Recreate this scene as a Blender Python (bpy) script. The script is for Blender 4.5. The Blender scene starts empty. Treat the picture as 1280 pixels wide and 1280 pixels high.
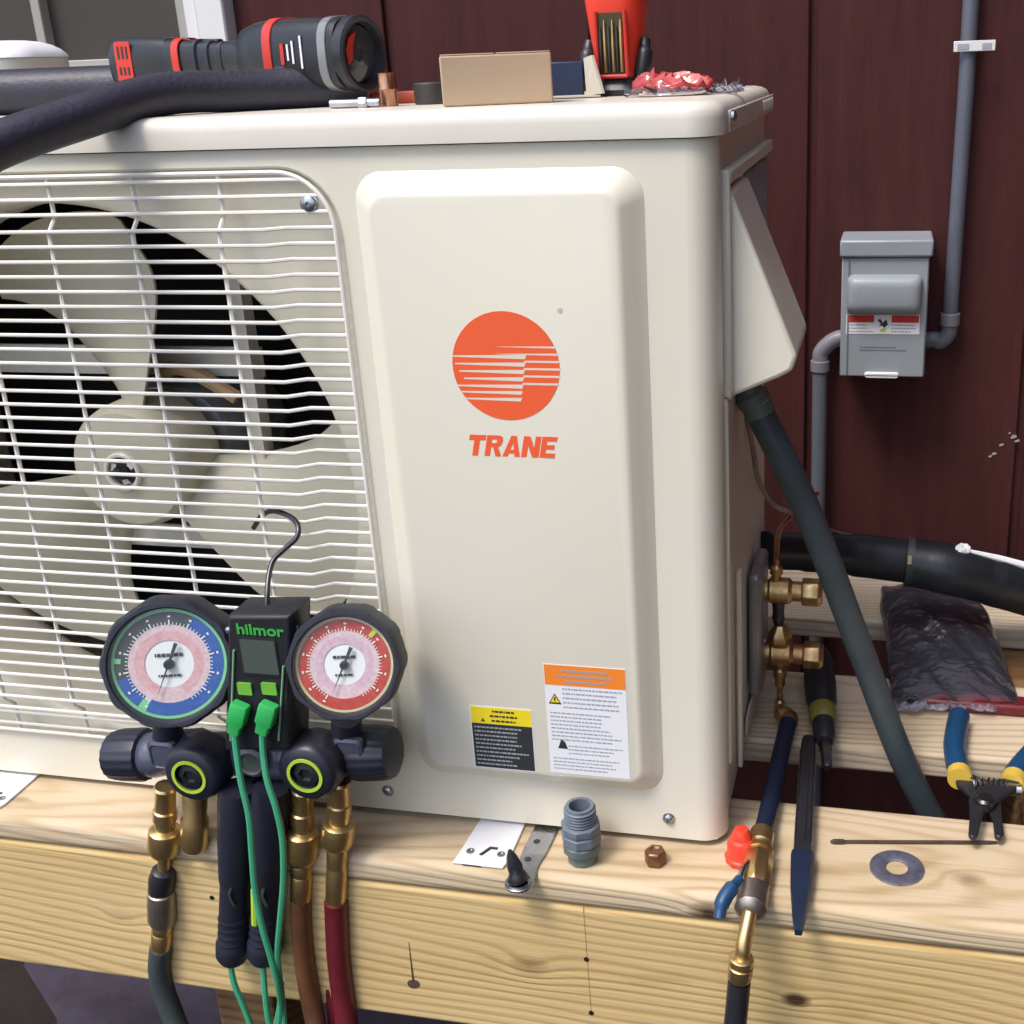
import bpy, math, random
from mathutils import Vector, Matrix
random.seed(7)
PI = math.pi
SC = bpy.context.scene
COL = SC.collection

# ------------------------------------------------------------------ camera
FPX, CX, CY = 1471.7, 789.1, 597.0            # focal length and optical centre in photo pixels (1280 wide)
CAM = Vector((0.1151, -0.7844, 0.5963))
YAW, PIT, ROL = -0.2246, -0.3428, -0.0405
_f = Vector((math.sin(YAW)*math.cos(PIT), math.cos(YAW)*math.cos(PIT), math.sin(PIT)))
_r = Vector((math.cos(YAW), -math.sin(YAW), 0)); _u = _r.cross(_f)
_c, _s = math.cos(ROL), math.sin(ROL)
_r, _u = _c*_r + _s*_u, -_s*_r + _c*_u
cam_data = bpy.data.cameras.new('camera'); cam = bpy.data.objects.new('camera', cam_data); COL.objects.link(cam)
cam_data.sensor_width = 36; cam_data.lens = FPX/1280*36
cam_data.shift_x = (640-CX)/1280; cam_data.shift_y = (CY-640)/1280
cam_data.clip_start = 0.02; cam_data.clip_end = 400
cam.matrix_world = Matrix(((_r.x,_u.x,-_f.x,CAM.x),(_r.y,_u.y,-_f.y,CAM.y),(_r.z,_u.z,-_f.z,CAM.z),(0,0,0,1)))
SC.camera = cam

# ------------------------------------------------------------------ world, sun, exposure
SUN_EL, SUN_AZ = math.radians(60), math.radians(216)      # high, from the front left, veiled by cloud
w = bpy.data.worlds.new('World'); SC.world = w; w.use_nodes = True
nt = w.node_tree
sky = nt.nodes.new('ShaderNodeTexSky'); sky.sky_type = 'NISHITA'; sky.sun_disc = False
sky.sun_elevation = SUN_EL; sky.sun_rotation = SUN_AZ
sky.air_density = 1.0; sky.dust_density = 2.5; sky.ozone_density = 1.0
nt.nodes['Background'].inputs[1].default_value = 0.15
nt.links.new(sky.outputs[0], nt.nodes['Background'].inputs[0])
sl = bpy.data.lights.new('sun', 'SUN'); sun = bpy.data.objects.new('sun', sl); COL.objects.link(sun)
sl.energy = 1.25; sl.angle = math.radians(17); sl.color = (1.0, 0.96, 0.90)
sd = Vector((math.sin(SUN_AZ)*math.cos(SUN_EL), math.cos(SUN_AZ)*math.cos(SUN_EL), math.sin(SUN_EL)))
sun.rotation_euler = sd.to_track_quat('Z', 'Y').to_euler()
vs = SC.view_settings
vs.view_transform = 'Standard'; vs.look = 'None'; vs.exposure = 1.0; vs.gamma = 1; vs.use_curve_mapping = False

# ------------------------------------------------------------------ helpers
def at(px, py, **k):
    """the point where the photograph's line of sight through (px, py) meets the plane x=, y= or z="""
    d = _f + _r*((px-CX)/FPX) - _u*((py-CY)/FPX)
    (a, v), = k.items(); i = 'xyz'.index(a)
    return CAM + d*((v-CAM[i])/d[i])

WPOS = {}
def tag(o, label=None, cat=None, group=None, kind=None):
    if label: o['label'] = label
    if cat: o['category'] = cat
    if group: o['group'] = group
    if kind: o['kind'] = kind
    return o
def thing(name, label, cat, loc, group=None):
    o = bpy.data.objects.new(name, None); COL.objects.link(o)
    o.empty_display_size = 0.02
    o.location = Vector(loc); WPOS[o.name] = Vector(loc)
    return tag(o, label, cat, group)
def cr(pts, k=6):
    """smooth curve through points"""
    pts = [Vector(p) for p in pts]
    if len(pts) < 3: return pts
    P = [2*pts[0]-pts[1]] + pts + [2*pts[-1]-pts[-2]]; out = []
    for i in range(1, len(P)-2):
        a, b, c, d = P[i-1:i+3]
        for j in range(k):
            t = j/k
            out.append(0.5*((2*b)+(c-a)*t+(2*a-5*b+4*c-d)*t*t+(3*b-a-3*c+d)*t**3))
    out.append(P[-2]); return out
def frame(o, z, x=None):
    z = Vector(z).normalized()
    x = Vector(x) if x is not None else (Vector((1,0,0)) if abs(z.x) < .9 else Vector((0,1,0)))
    x = (x - z*x.dot(z)).normalized(); y = z.cross(x); o = Vector(o)
    return Matrix(((x.x,y.x,z.x,o.x),(x.y,y.y,z.y,o.y),(x.z,y.z,z.z,o.z),(0,0,0,1)))
ID = Matrix.Identity(4)
class MB:
    def __init__(s, M=ID): s.v, s.f, s.m, s.M = [], [], [], M
    def add(s, vs_, fs, mi=0):
        b = len(s.v); s.v += [s.M @ Vector(q) for q in vs_]
        s.f += [tuple(i+b for i in q) for q in fs]; s.m += [mi]*len(fs); return s
    def box(s, c, d, mi=0):
        x,y,z = [q/2 for q in d]; c = Vector(c)
        V = [c+Vector((a*x,b*y,e*z)) for a in (-1,1) for b in (-1,1) for e in (-1,1)]
        return s.add(V, [(0,1,3,2),(4,6,7,5),(0,4,5,1),(2,3,7,6),(0,2,6,4),(1,5,7,3)], mi)
    def span(s, a, b, mi=0):
        a, b = Vector(a), Vector(b); return s.box((a+b)/2, [abs(q) for q in (b-a)], mi)
    def tube(s, pts, r, n=10, mi=0, caps=True, closed=False):
        pts = [Vector(p) for p in pts]; N = len(pts)
        rs = r if isinstance(r, (list, tuple)) else [r]*N
        T = []
        for i in range(N):
            a = pts[(i-1) % N] if closed or i > 0 else pts[0]
            b = pts[(i+1) % N] if closed or i < N-1 else pts[-1]
            d = b-a; T.append(d.normalized() if d.length > 1e-9 else Vector((0,0,1)))
        nrm = T[0].orthogonal().normalized(); V = []
        for i in range(N):
            nrm = (nrm - T[i]*nrm.dot(T[i])); nrm.normalize(); bn = T[i].cross(nrm)
            for j in range(n):
                a = 2*PI*j/n; V.append(pts[i] + (nrm*math.cos(a)+bn*math.sin(a))*rs[i])
        F = []
        for i in range(N if closed else N-1):
            for j in range(n):
                a, b = i*n+j, i*n+(j+1) % n; i2 = (i+1) % N
                F.append((a, b, i2*n+(j+1) % n, i2*n+j))
        if caps and not closed: F += [tuple(range(n-1,-1,-1)), tuple(range((N-1)*n, N*n))]
        return s.add(V, F, mi)
    def lathe(s, o, axis, prof, n=24, mi=0, ripple=None, caps=True):
        """prof: (radius, height) or (radius, height, material) along axis"""
        M = frame(o, axis); V, F, ms = [], [], []
        for i, q in enumerate(prof):
            for j in range(n):
                a = 2*PI*j/n; rr = q[0]*(ripple(a, i) if ripple else 1)
                V.append(M @ Vector((rr*math.cos(a), rr*math.sin(a), q[1])))
        b = len(s.v); s.v += [s.M @ q for q in V]
        for i in range(len(prof)-1):
            mm = prof[i+1][2] if len(prof[i+1]) > 2 else mi
            for j in range(n):
                s.f.append((b+i*n+j, b+i*n+(j+1) % n, b+(i+1)*n+(j+1) % n, b+(i+1)*n+j)); s.m.append(mm)
        if caps:
            s.f += [tuple(b+k for k in range(n-1,-1,-1)), tuple(b+(len(prof)-1)*n+k for k in range(n))]
            s.m += [prof[1][2] if len(prof[1]) > 2 else mi, prof[-1][2] if len(prof[-1]) > 2 else mi]
        return s
    def prism(s, poly, M, d, mi=0):
        """2-D outline in the xy plane of frame M, raised by d along its z"""
        n = len(poly); V = [M @ Vector((a,b,0)) for a,b in poly] + [M @ Vector((a,b,d)) for a,b in poly]
        F = [tuple(range(n-1,-1,-1)), tuple(range(n,2*n))] + [(i,(i+1) % n,(i+1) % n+n,i+n) for i in range(n)]
        return s.add(V, F, mi)
    def loops(s, L, mi=0, cap0=False, cap1=False):
        n = len(L[0]); V = [p for l in L for p in l]; F = []
        for i in range(len(L)-1):
            for j in range(n):
                F.append((i*n+j, i*n+(j+1) % n, (i+1)*n+(j+1) % n, (i+1)*n+j))
        if cap0: F.append(tuple(range(n-1,-1,-1)))
        if cap1: F.append(tuple((len(L)-1)*n+j for j in range(n)))
        return s.add(V, F, mi)
    def build(s, name, mats, parent=None, smooth=True, bevel=0, seg=2, sub=0, angle=38, label=None, kind=None):
        if not isinstance(mats, (list, tuple)): mats = [mats]
        lo = Vector([min(q[i] for q in s.v) for i in range(3)]); hi = Vector([max(q[i] for q in s.v) for i in range(3)])
        W = (lo+hi)/2
        me = bpy.data.meshes.new(name); me.from_pydata([q-W for q in s.v], [], s.f)
        for m in mats: me.materials.append(m)
        me.polygons.foreach_set('material_index', s.m)
        import bmesh
        bm = bmesh.new(); bm.from_mesh(me); bmesh.ops.recalc_face_normals(bm, faces=bm.faces); bm.to_mesh(me); bm.free()
        if smooth:
            me.polygons.foreach_set('use_smooth', [True]*len(me.polygons)); me.set_sharp_from_angle(angle=math.radians(angle))
        o = bpy.data.objects.new(name, me); COL.objects.link(o)
        o.location = W
        if parent:
            o.parent = parent; o.location = W - WPOS[parent.name]
        WPOS[o.name] = W
        if bevel:
            b = o.modifiers.new('bevel', 'BEVEL'); b.width = bevel; b.segments = seg; b.limit_method = 'ANGLE'; b.angle_limit = math.radians(35)
        if sub:
            b = o.modifiers.new('sub', 'SUBSURF'); b.levels = b.render_levels = sub
        return tag(o, label, None, None, kind)
def rrect(x0, x1, z0, z1, r, k=6):
    P = []
    for cx_, cz_, a0 in ((x1-r,z1-r,0),(x0+r,z1-r,90),(x0+r,z0+r,180),(x1-r,z0+r,270)):
        for i in range(k+1):
            a = math.radians(a0+90*i/k); P.append((cx_+r*math.cos(a), cz_+r*math.sin(a)))
    return P
def text_mb(body, size, M, extrude=0.0002, offset=0.0, shear=0.0, sx=1.0, align='CENTER'):
    c = bpy.data.curves.new('txt', 'FONT'); c.body = body; c.size = size; c.extrude = extrude; c.offset = offset
    c.shear = shear; c.align_x = align; c.align_y = 'CENTER'; c.resolution_u = 4
    o = bpy.data.objects.new('txt', c); COL.objects.link(o)
    me = bpy.data.meshes.new_from_object(o.evaluated_get(bpy.context.evaluated_depsgraph_get()))
    b = MB(M); b.add([(q.co.x*sx, q.co.y, q.co.z) for q in me.vertices], [tuple(p.vertices) for p in me.polygons])
    bpy.data.objects.remove(o); bpy.data.curves.remove(c); bpy.data.meshes.remove(me); return b
FACE = lambda p: frame(p, (0,-1,0), (1,0,0))      # upright drawing plane facing the viewer's side: x right, y up

# ------------------------------------------------------------------ materials
def mat(name, col, rough=0.5, metal=0.0, var=0.0, vscale=30, bump=0.0, bscale=200, coat=0.0, stretch=(1,1,1), rvar=0.0, col2=None, spec=0.5):
    m = bpy.data.materials.new(name); m.use_nodes = True; t = m.node_tree; N, L = t.nodes, t.links
    b = N['Principled BSDF']; b.inputs['Base Color'].default_value = (*col, 1); b.inputs['Roughness'].default_value = rough
    b.inputs['Metallic'].default_value = metal; b.inputs['Coat Weight'].default_value = coat; b.inputs['Specular IOR Level'].default_value = spec
    tc = N.new('ShaderNodeTexCoord'); mp = N.new('ShaderNodeMapping'); mp.inputs['Scale'].default_value = stretch
    L.new(tc.outputs['Object'], mp.inputs['Vector'])
    if var or rvar:
        n = N.new('ShaderNodeTexNoise'); n.inputs['Scale'].default_value = vscale; n.inputs['Detail'].default_value = 5; n.inputs['Roughness'].default_value = .62
        L.new(mp.outputs[0], n.inputs['Vector'])
        if var:
            mr = N.new('ShaderNodeMapRange'); mr.inputs[1].default_value = .3; mr.inputs[2].default_value = .7
            L.new(n.outputs['Fac'], mr.inputs[0])
            mx = N.new('ShaderNodeMix'); mx.data_type = 'RGBA'
            c2 = col2 or tuple(q*(1-var) for q in col)
            mx.inputs[6].default_value = (*col, 1); mx.inputs[7].default_value = (*c2, 1)
            L.new(mr.outputs[0], mx.inputs[0]); L.new(mx.outputs[2], b.inputs['Base Color'])
        if rvar:
            m2 = N.new('ShaderNodeMapRange'); m2.inputs[1].default_value = .3; m2.inputs[2].default_value = .7
            m2.inputs[3].default_value = max(.03, rough-rvar); m2.inputs[4].default_value = min(1, rough+rvar)
            L.new(n.outputs['Fac'], m2.inputs[0]); L.new(m2.outputs[0], b.inputs['Roughness'])
    if bump:
        n2 = N.new('ShaderNodeTexNoise'); n2.inputs['Scale'].default_value = bscale; n2.inputs['Detail'].default_value = 4
        bp = N.new('ShaderNodeBump'); bp.inputs['Strength'].default_value = bump; bp.inputs['Distance'].default_value = .002
        L.new(mp.outputs[0], n2.inputs['Vector']); L.new(n2.outputs['Fac'], bp.inputs['Height']); L.new(bp.outputs[0], b.inputs['Normal'])
    return m
def wood(name, pale, mid, dark, freq=105, off=(0.0, 0.02, -0.12), knots=(), wander=.012):
    """sawn pine running along x: growth rings round an axis off the board, fibre streaks, knots (object space)"""
    m = bpy.data.materials.new(name); m.use_nodes = True; t = m.node_tree; N, L = t.nodes, t.links
    b = N['Principled BSDF']; b.inputs['Roughness'].default_value = .72; b.inputs['Specular IOR Level'].default_value = .25
    tc = N.new('ShaderNodeTexCoord')
    def math_(op, a, c=None, cl=False):
        q = N.new('ShaderNodeMath'); q.operation = op; q.use_clamp = cl
        for i, z in enumerate((a, c)):
            if z is None: continue
            if isinstance(z, (int, float)): q.inputs[i].default_value = z
            else: L.new(z, q.inputs[i])
        return q.outputs[0]
    def noise(scale, sx, det=3, dim=None):
        mp = N.new('ShaderNodeMapping'); mp.inputs['Scale'].default_value = sx
        L.new(tc.outputs['Object'], mp.inputs['Vector'])
        n = N.new('ShaderNodeTexNoise'); n.inputs['Scale'].default_value = scale; n.inputs['Detail'].default_value = det
        L.new(mp.outputs[0], n.inputs['Vector']); return n.outputs['Fac']
    sep = N.new('ShaderNodeSeparateXYZ'); L.new(tc.outputs['Object'], sep.inputs[0])
    y = math_('SUBTRACT', sep.outputs[1], off[1]); z = math_('SUBTRACT', sep.outputs[2], off[2])
    wob = math_('MULTIPLY', math_('SUBTRACT', noise(1.0, (1.6, 5, 5), 2), .5), wander*4)
    z = math_('ADD', z, wob)
    # tilt of the pith along the board makes the cathedral arches
    z = math_('ADD', z, math_('MULTIPLY', sep.outputs[0], .045))
    r = math_('SQRT', math_('ADD', math_('MULTIPLY', y, y), math_('MULTIPLY', z, z)))
    r = math_('ADD', r, math_('MULTIPLY', math_('SUBTRACT', noise(1.0, (3, 40, 40), 2), .5), .010))
    kmask = None
    for (kx, ky, kz, kr, ks) in knots:
        vm = N.new('ShaderNodeVectorMath'); vm.operation = 'SUBTRACT'; L.new(tc.outputs['Object'], vm.inputs[0]); vm.inputs[1].default_value = (kx, ky, kz)
        sc_ = N.new('ShaderNodeVectorMath'); sc_.operation = 'MULTIPLY'; L.new(vm.outputs[0], sc_.inputs[0]); sc_.inputs[1].default_value = (.62, 1, 1)
        ln = N.new('ShaderNodeVectorMath'); ln.operation = 'LENGTH'; L.new(sc_.outputs[0], ln.inputs[0])
        d = math_('DIVIDE', ln.outputs[1], kr)
        bulge = math_('POWER', 2.718, math_('MULTIPLY', math_('MULTIPLY', d, d), -.22))
        r = math_('ADD', r, math_('MULTIPLY', bulge, kr*1.1))
        km = math_('MULTIPLY', math_('POWER', math_('SUBTRACT', 1.0, math_('MULTIPLY', d, .62), True), .8), ks)
        kmask = km if kmask is None else math_('MAXIMUM', kmask, km)
    s = math_('SINE', math_('MULTIPLY', r, freq*2*PI))
    s = math_('MULTIPLY', math_('ADD', s, 1), .5)
    s = math_('POWER', s, 2.2)
    patch = noise(1.0, (1.3, 11, 11), 3)
    s = math_('MULTIPLY', s, math_('ADD', math_('MULTIPLY', patch, 1.3), .1))
    fib = noise(1.0, (10, 420, 420), 3)
    s = math_('ADD', s, math_('MULTIPLY', math_('SUBTRACT', fib, .5), .42), True)
    rp = N.new('ShaderNodeValToRGB'); L.new(s, rp.inputs[0])
    e = rp.color_ramp.elements; e[0].position = 0; e[0].color = (*pale, 1); e[1].position = 1; e[1].color = (*dark, 1)
    q = e.new(.42); q.color = (*mid, 1)
    col = rp.outputs[0]
    mx = N.new('ShaderNodeMix'); mx.data_type = 'RGBA'; mx.blend_type = 'MULTIPLY'
    st = noise(1.0, (4.5, 14, 14), 4); mr = N.new('ShaderNodeMapRange'); mr.inputs[1].default_value = .35; mr.inputs[2].default_value = .75
    mr.inputs[3].default_value = 0; mr.inputs[4].default_value = .7; L.new(st, mr.inputs[0]); L.new(mr.outputs[0], mx.inputs[0])
    L.new(col, mx.inputs[6]); mx.inputs[7].default_value = (.86, .84, .70, 1); col = mx.outputs[2]
    dn = noise(1.0, (9, 34, 34), 6); mr2 = N.new('ShaderNodeMapRange'); mr2.inputs[1].default_value = .60; mr2.inputs[2].default_value = .78; mr2.inputs[3].default_value = 0; mr2.inputs[4].default_value = .5
    L.new(dn, mr2.inputs[0]); md = N.new('ShaderNodeMix'); md.data_type = 'RGBA'; md.blend_type = 'MULTIPLY'; L.new(mr2.outputs[0], md.inputs[0]); L.new(col, md.inputs[6]); md.inputs[7].default_value = (.62, .52, .42, 1); col = md.outputs[2]
    ck = noise(1.0, (7, 700, 700), 2); mr3 = N.new('ShaderNodeMapRange'); mr3.inputs[1].default_value = .70; mr3.inputs[2].default_value = .80; mr3.inputs[3].default_value = 0; mr3.inputs[4].default_value = .55
    L.new(ck, mr3.inputs[0]); me_ = N.new('ShaderNodeMix'); me_.data_type = 'RGBA'; me_.blend_type = 'MULTIPLY'; L.new(mr3.outputs[0], me_.inputs[0]); L.new(col, me_.inputs[6]); me_.inputs[7].default_value = (.45, .33, .22, 1); col = me_.outputs[2]
    if kmask is not None:
        mk = N.new('ShaderNodeMix'); mk.data_type = 'RGBA'; L.new(math_('MULTIPLY', kmask, 1.7, True), mk.inputs[0]); L.new(col, mk.inputs[6]); mk.inputs[7].default_value = (.075, .035, .018, 1); col = mk.outputs[2]
    L.new(col, b.inputs['Base Color'])
    bp = N.new('ShaderNodeBump'); bp.inputs['Strength'].default_value = .55; bp.inputs['Distance'].default_value = .0015
    L.new(math_('ADD', math_('MULTIPLY', s, -.5), math_('MULTIPLY', fib, .6)), bp.inputs['Height']); L.new(bp.outputs[0], b.inputs['Normal'])
    return m
CREAM   = mat('cream_paint', (.72,.675,.535), .36, var=.09, vscale=9, bump=.03, bscale=800, rvar=.10, col2=(.69,.655,.56))
CREAM2  = mat('cream_plastic', (.66,.63,.53), .42, var=.05, vscale=12)
LIDM    = mat('lid_paint', (.70,.66,.57), .34, var=.08, vscale=11, bump=.03, bscale=800, rvar=.10)
WIRE    = mat('grille_wire_coat', (.78,.75,.69), .32)
FANM    = mat('fan_plastic', (.56,.53,.41), .45, var=.12, vscale=14)
STEELP  = mat('galvanised_plate', (.34,.33,.32), .42, .6, var=.25, vscale=40)
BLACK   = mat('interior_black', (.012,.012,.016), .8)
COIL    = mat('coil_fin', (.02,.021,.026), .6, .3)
MOTOR   = mat('motor_grey', (.16,.16,.17), .45, .4, var=.3, vscale=40)
ORANGE  = mat('logo_orange', (.83,.115,.035), .42)
BOOT    = mat('rubber_boot', (.021,.024,.039), .52, var=.3, vscale=25, bump=.12, bscale=500)
BODY    = mat('manifold_paint', (.075,.080,.125), .36, var=.25, vscale=30, coat=.2)
KNOB    = mat('knob_plastic', (.019,.020,.034), .40, var=.2, vscale=40)
BRASS   = mat('brass', (.80,.60,.27), .34, .95, var=.45, vscale=60, rvar=.12, col2=(.48,.31,.14))
OLDBRASS= mat('bronze_brass', (.70,.46,.21), .36, .95, var=.5, vscale=60, rvar=.12, col2=(.42,.25,.11))
NICKEL  = mat('dull_nickel', (.42,.36,.31), .40, .9, var=.4, vscale=60)
COPPER  = mat('copper', (.60,.31,.19), .28, 1.0, var=.3, vscale=50, rvar=.1)
STEEL   = mat('zinc_steel', (.55,.56,.60), .30, 1.0, var=.35, vscale=70, rvar=.12)
DSTEEL  = mat('dark_steel', (.10,.10,.11), .35, .9, var=.4, vscale=60)
FOAM    = mat('black_foam', (.034,.032,.050), .47, var=.35, vscale=18, bump=.25, bscale=260)
FOAM2   = mat('taped_foam', (.012,.015,.019), .38, var=.4, vscale=20, bump=.15, bscale=120)
GREYPVC = mat('grey_conduit', (.115,.125,.155), .42, var=.15, vscale=15)
COUP    = mat('grey_fitting', (.20,.19,.21), .45, var=.15, vscale=30)
WHIP    = mat('grey_whip', (.060,.080,.090), .42, var=.3, vscale=25, bump=.1, bscale=120)
CONN    = mat('grey_nylon', (.15,.18,.22), .42, var=.25, vscale=60)
GREENN  = mat('green_grey_nylon', (.12,.16,.15), .45, var=.2, vscale=60)
BOXG    = mat('grey_enamel', (.285,.315,.335), .40, var=.08, vscale=18, bump=.05, bscale=500)
SIDING  = mat('maroon_siding', (.072,.0220,.0215), .66, var=.35, vscale=7, bump=.3, bscale=34, stretch=(7,7,.7), col2=(.050,.0150,.0150), spec=.14)
WHITE   = mat('white_print', (.80,.80,.82), .45, var=.04, vscale=30)
WTRIM   = mat('white_vinyl', (.72,.71,.70), .35, var=.05, vscale=10)
GTRIM   = mat('grey_vinyl', (.36,.34,.30), .45, var=.08, vscale=12)
SCREEN  = mat('window_screen', (.050,.043,.034), .75, var=.12, vscale=6)
INK     = mat('black_ink', (.025,.028,.030), .5)
GINK    = mat('grey_ink', (.34,.35,.39), .5)
YELLOW  = mat('label_yellow', (.83,.66,.02), .45)
LORANGE = mat('label_orange', (.86,.24,.025), .45)
RED     = mat('red_plastic', (.60,.035,.022), .35, var=.15, vscale=20)
BRED    = mat('bright_red', (.80,.055,.028), .33, var=.1, vscale=14)
DBLACK  = mat('black_plastic', (.020,.021,.026), .40, var=.3, vscale=30, bump=.06, bscale=300)
BLUE    = mat('blue_grip', (.008,.060,.150), .42, var=.25, vscale=30)
NAVY    = mat('navy_rubber', (.012,.022,.052), .40, var=.3, vscale=30)
GREEN   = mat('green_plastic', (.035,.42,.10), .36, var=.1, vscale=30)
GCABLE  = mat('green_cable', (.060,.36,.19), .36, var=.15, vscale=12)
LIME    = mat('lime_print', (.42,.60,.05), .4)
LCD     = mat('lcd_glass', (.070,.090,.075), .12, coat=.5)
DIALW   = mat('dial_white', (.74,.78,.76), .5)
DIALP   = mat('dial_pink', (.60,.27,.29), .5, var=.25, vscale=220, col2=(.64,.44,.46))
DIALL   = mat('dial_lilac', (.60,.48,.57), .5, var=.4, vscale=300, col2=(.56,.30,.38))
DIALB   = mat('dial_blue', (.010,.060,.34), .45, var=.3, vscale=200, col2=(.02,.11,.36))
DIALK   = mat('dial_dark', (.055,.065,.070), .45, var=.3, vscale=120)
DIALR   = mat('dial_red', (.40,.018,.012), .45, var=.4, vscale=200, col2=(.48,.060,.040))
DIALG   = mat('dial_green', (.18,.55,.26), .45)
CARD    = mat('cardboard', (.46,.33,.215), .8, var=.06, vscale=30, bump=.06, bscale=300)
BHOSE   = mat('brown_hose', (.19,.078,.034), .45, var=.3, vscale=60)
RHOSE   = mat('red_hose', (.16,.014,.022), .42, var=.3, vscale=60)
KHOSE   = mat('grey_green_hose', (.050,.062,.062), .48, var=.2, vscale=60)
DIRT    = mat('dark_soil', (.020,.013,.010), .95, var=.5, vscale=9, bump=.8, bscale=40)
FABRIC  = mat('purple_grey_fabric', (.052,.041,.062), .8, var=.35, vscale=25, bump=.4, bscale=90)
OLIVE   = mat('olive_translucent', (.16,.15,.03), .3)
def plastic_film(name, col, haze):
    m = bpy.data.materials.new(name); m.use_nodes = True; t = m.node_tree; N, L = t.nodes, t.links; N.remove(N['Principled BSDF'])
    tc = N.new('ShaderNodeTexCoord'); n2 = N.new('ShaderNodeTexNoise'); n2.inputs['Scale'].default_value = 38; n2.inputs['Detail'].default_value = 4; n2.inputs['Distortion'].default_value = 1.2
    bp = N.new('ShaderNodeBump'); bp.inputs['Strength'].default_value = .5; bp.inputs['Distance'].default_value = .005
    L.new(tc.outputs['Object'], n2.inputs['Vector']); L.new(n2.outputs['Fac'], bp.inputs['Height'])
    tr = N.new('ShaderNodeBsdfTransparent'); df = N.new('ShaderNodeBsdfDiffuse'); df.inputs[0].default_value = (*col, 1); gl = N.new('ShaderNodeBsdfGlossy'); gl.inputs['Roughness'].default_value = .10
    fr = N.new('ShaderNodeLayerWeight'); fr.inputs[0].default_value = .22
    m1 = N.new('ShaderNodeMixShader'); m2 = N.new('ShaderNodeMixShader'); m1.inputs[0].default_value = haze
    L.new(bp.outputs[0], gl.inputs['Normal']); L.new(bp.outputs[0], df.inputs['Normal']); L.new(bp.outputs[0], fr.inputs['Normal'])
    L.new(tr.outputs[0], m1.inputs[1]); L.new(df.outputs[0], m1.inputs[2]); L.new(fr.outputs['Fresnel'], m2.inputs[0]); L.new(m1.outputs[0], m2.inputs[1]); L.new(gl.outputs[0], m2.inputs[2]); L.new(m2.outputs[0], N['Material Output'].inputs[0])
    return m
FILM = plastic_film('clear_film', (.24,.24,.32), .11)
FILM2 = plastic_film('crinkled_film', (.50,.50,.62), .34)
def glass_pane(name):
    m = bpy.data.materials.new(name); m.use_nodes = True; t = m.node_tree; N, L = t.nodes, t.links
    N.remove(N['Principled BSDF']); tr = N.new('ShaderNodeBsdfTransparent'); gl = N.new('ShaderNodeBsdfGlossy'); gl.inputs['Roughness'].default_value = .06
    fr = N.new('ShaderNodeFresnel'); fr.inputs[0].default_value = 1.45; mx = N.new('ShaderNodeMixShader'); ge = N.new('ShaderNodeNewGeometry'); sb = N.new('ShaderNodeMath'); sb.operation = 'SUBTRACT'; sb.use_clamp = True; L.new(ge.outputs['Backfacing'], sb.inputs[1])
    L.new(fr.outputs[0], sb.inputs[0]); L.new(sb.outputs[0], mx.inputs[0]); L.new(tr.outputs[0], mx.inputs[1]); L.new(gl.outputs[0], mx.inputs[2]); L.new(mx.outputs[0], N['Material Output'].inputs[0])
    return m
GLASS = glass_pane('gauge_glass')

# ================================================================== SETTING
g = MB(); S = 60
g.add([(-S,-S,-.78),(S,-S,-.78),(S,S,-.78),(-S,S,-.78)], [(0,1,2,3)])
tag(g.build('ground', DIRT, smooth=False), 'dark bare soil under and around the deck', None, None, 'structure')
# landscape fabric lying under the deck
fb = MB(); nx, ny = 24, 16
pl = lambda i, j: (-1.11-(-.505+.74*j/ny)+1.9*i/nx + .02*math.sin(j*1.3), -.10+.74*j/ny, -.765+.008*math.sin(i*1.1+j*.6)+.006*math.sin(j*1.9-i*.4))
fb.add([pl(i,j) for j in range(ny+1) for i in range(nx+1)], [(j*(nx+1)+i, j*(nx+1)+i+1, (j+1)*(nx+1)+i+1, (j+1)*(nx+1)+i) for j in range(ny) for i in range(nx)])
tag(fb.build('ground_sheet', FABRIC), 'rumpled purplish grey sheet lying on the ground under the pine beam', 'ground sheet')

# ---------------------------------------------------------------- house wall with grooved siding and a window
WY = .66
house = thing('house_wall', 'dark maroon wood house wall with vertical grooves behind the unit', 'wall', (0, WY, -.78))
gx = [.0194 + .2584*k for k in range(-10, 9)]
WX1, WZ0 = -.7005, .590
def siding(x0, x1, z0, z1):
    b = MB(); b.span((x0+.005, WY, z0), (x1-.005, WY+.016, z1)); return b.build('siding_board', SIDING, house, bevel=.002)
bk = MB(); bk.span((gx[0], WY+.0065, -.78), (WX1, WY+.03, WZ0)); bk.span((WX1+.0005, WY+.0065, -.78), (gx[-1], WY+.03, 2.6)); bk.build('backing', SIDING, house, smooth=False)
for a, b_ in zip(gx[:-1], gx[1:]):
    if b_ <= WX1: siding(a, b_, -.7, WZ0)
    elif a < WX1: siding(a, WX1, -.7, WZ0); siding(WX1-.005, b_, -.7, 2.6)
    else: siding(a, b_, -.7, 2.6)
win = MB()
win.span((-.742, WY-.022, WZ0), (WX1-.001, WY+.03, 2.2)); win.span((-2.3, WY-.022, WZ0), (-.7425, WY+.03, WZ0+.018))
wo = win.build('window', WTRIM, house, bevel=.003, label='white trimmed window at the upper left')
def wpart(name, m, a, b_, bev=.0015):
    q = MB(); q.span(a, b_); return q.build(name, m, wo, bevel=bev)
wpart('frame', WTRIM, (-.761, WY-.014, WZ0+.019), (-.744, WY+.02, 2.2))
wpart('sash', GTRIM, (-.777, WY-.006, WZ0+.019), (-.7625, WY+.02, 2.2))
wpart('sash', GTRIM, (-2.3, WY-.006, WZ0+.019), (-.779, WY+.02, WZ0+.030))
a = at(48,0,y=WY); b_ = at(62,82,y=WY); xm = (a.x+b_.x)/2
wpart('mullion', GTRIM, (xm-.007, WY-.008, WZ0+.031), (xm+.007, WY+.018, 2.2))
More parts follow.
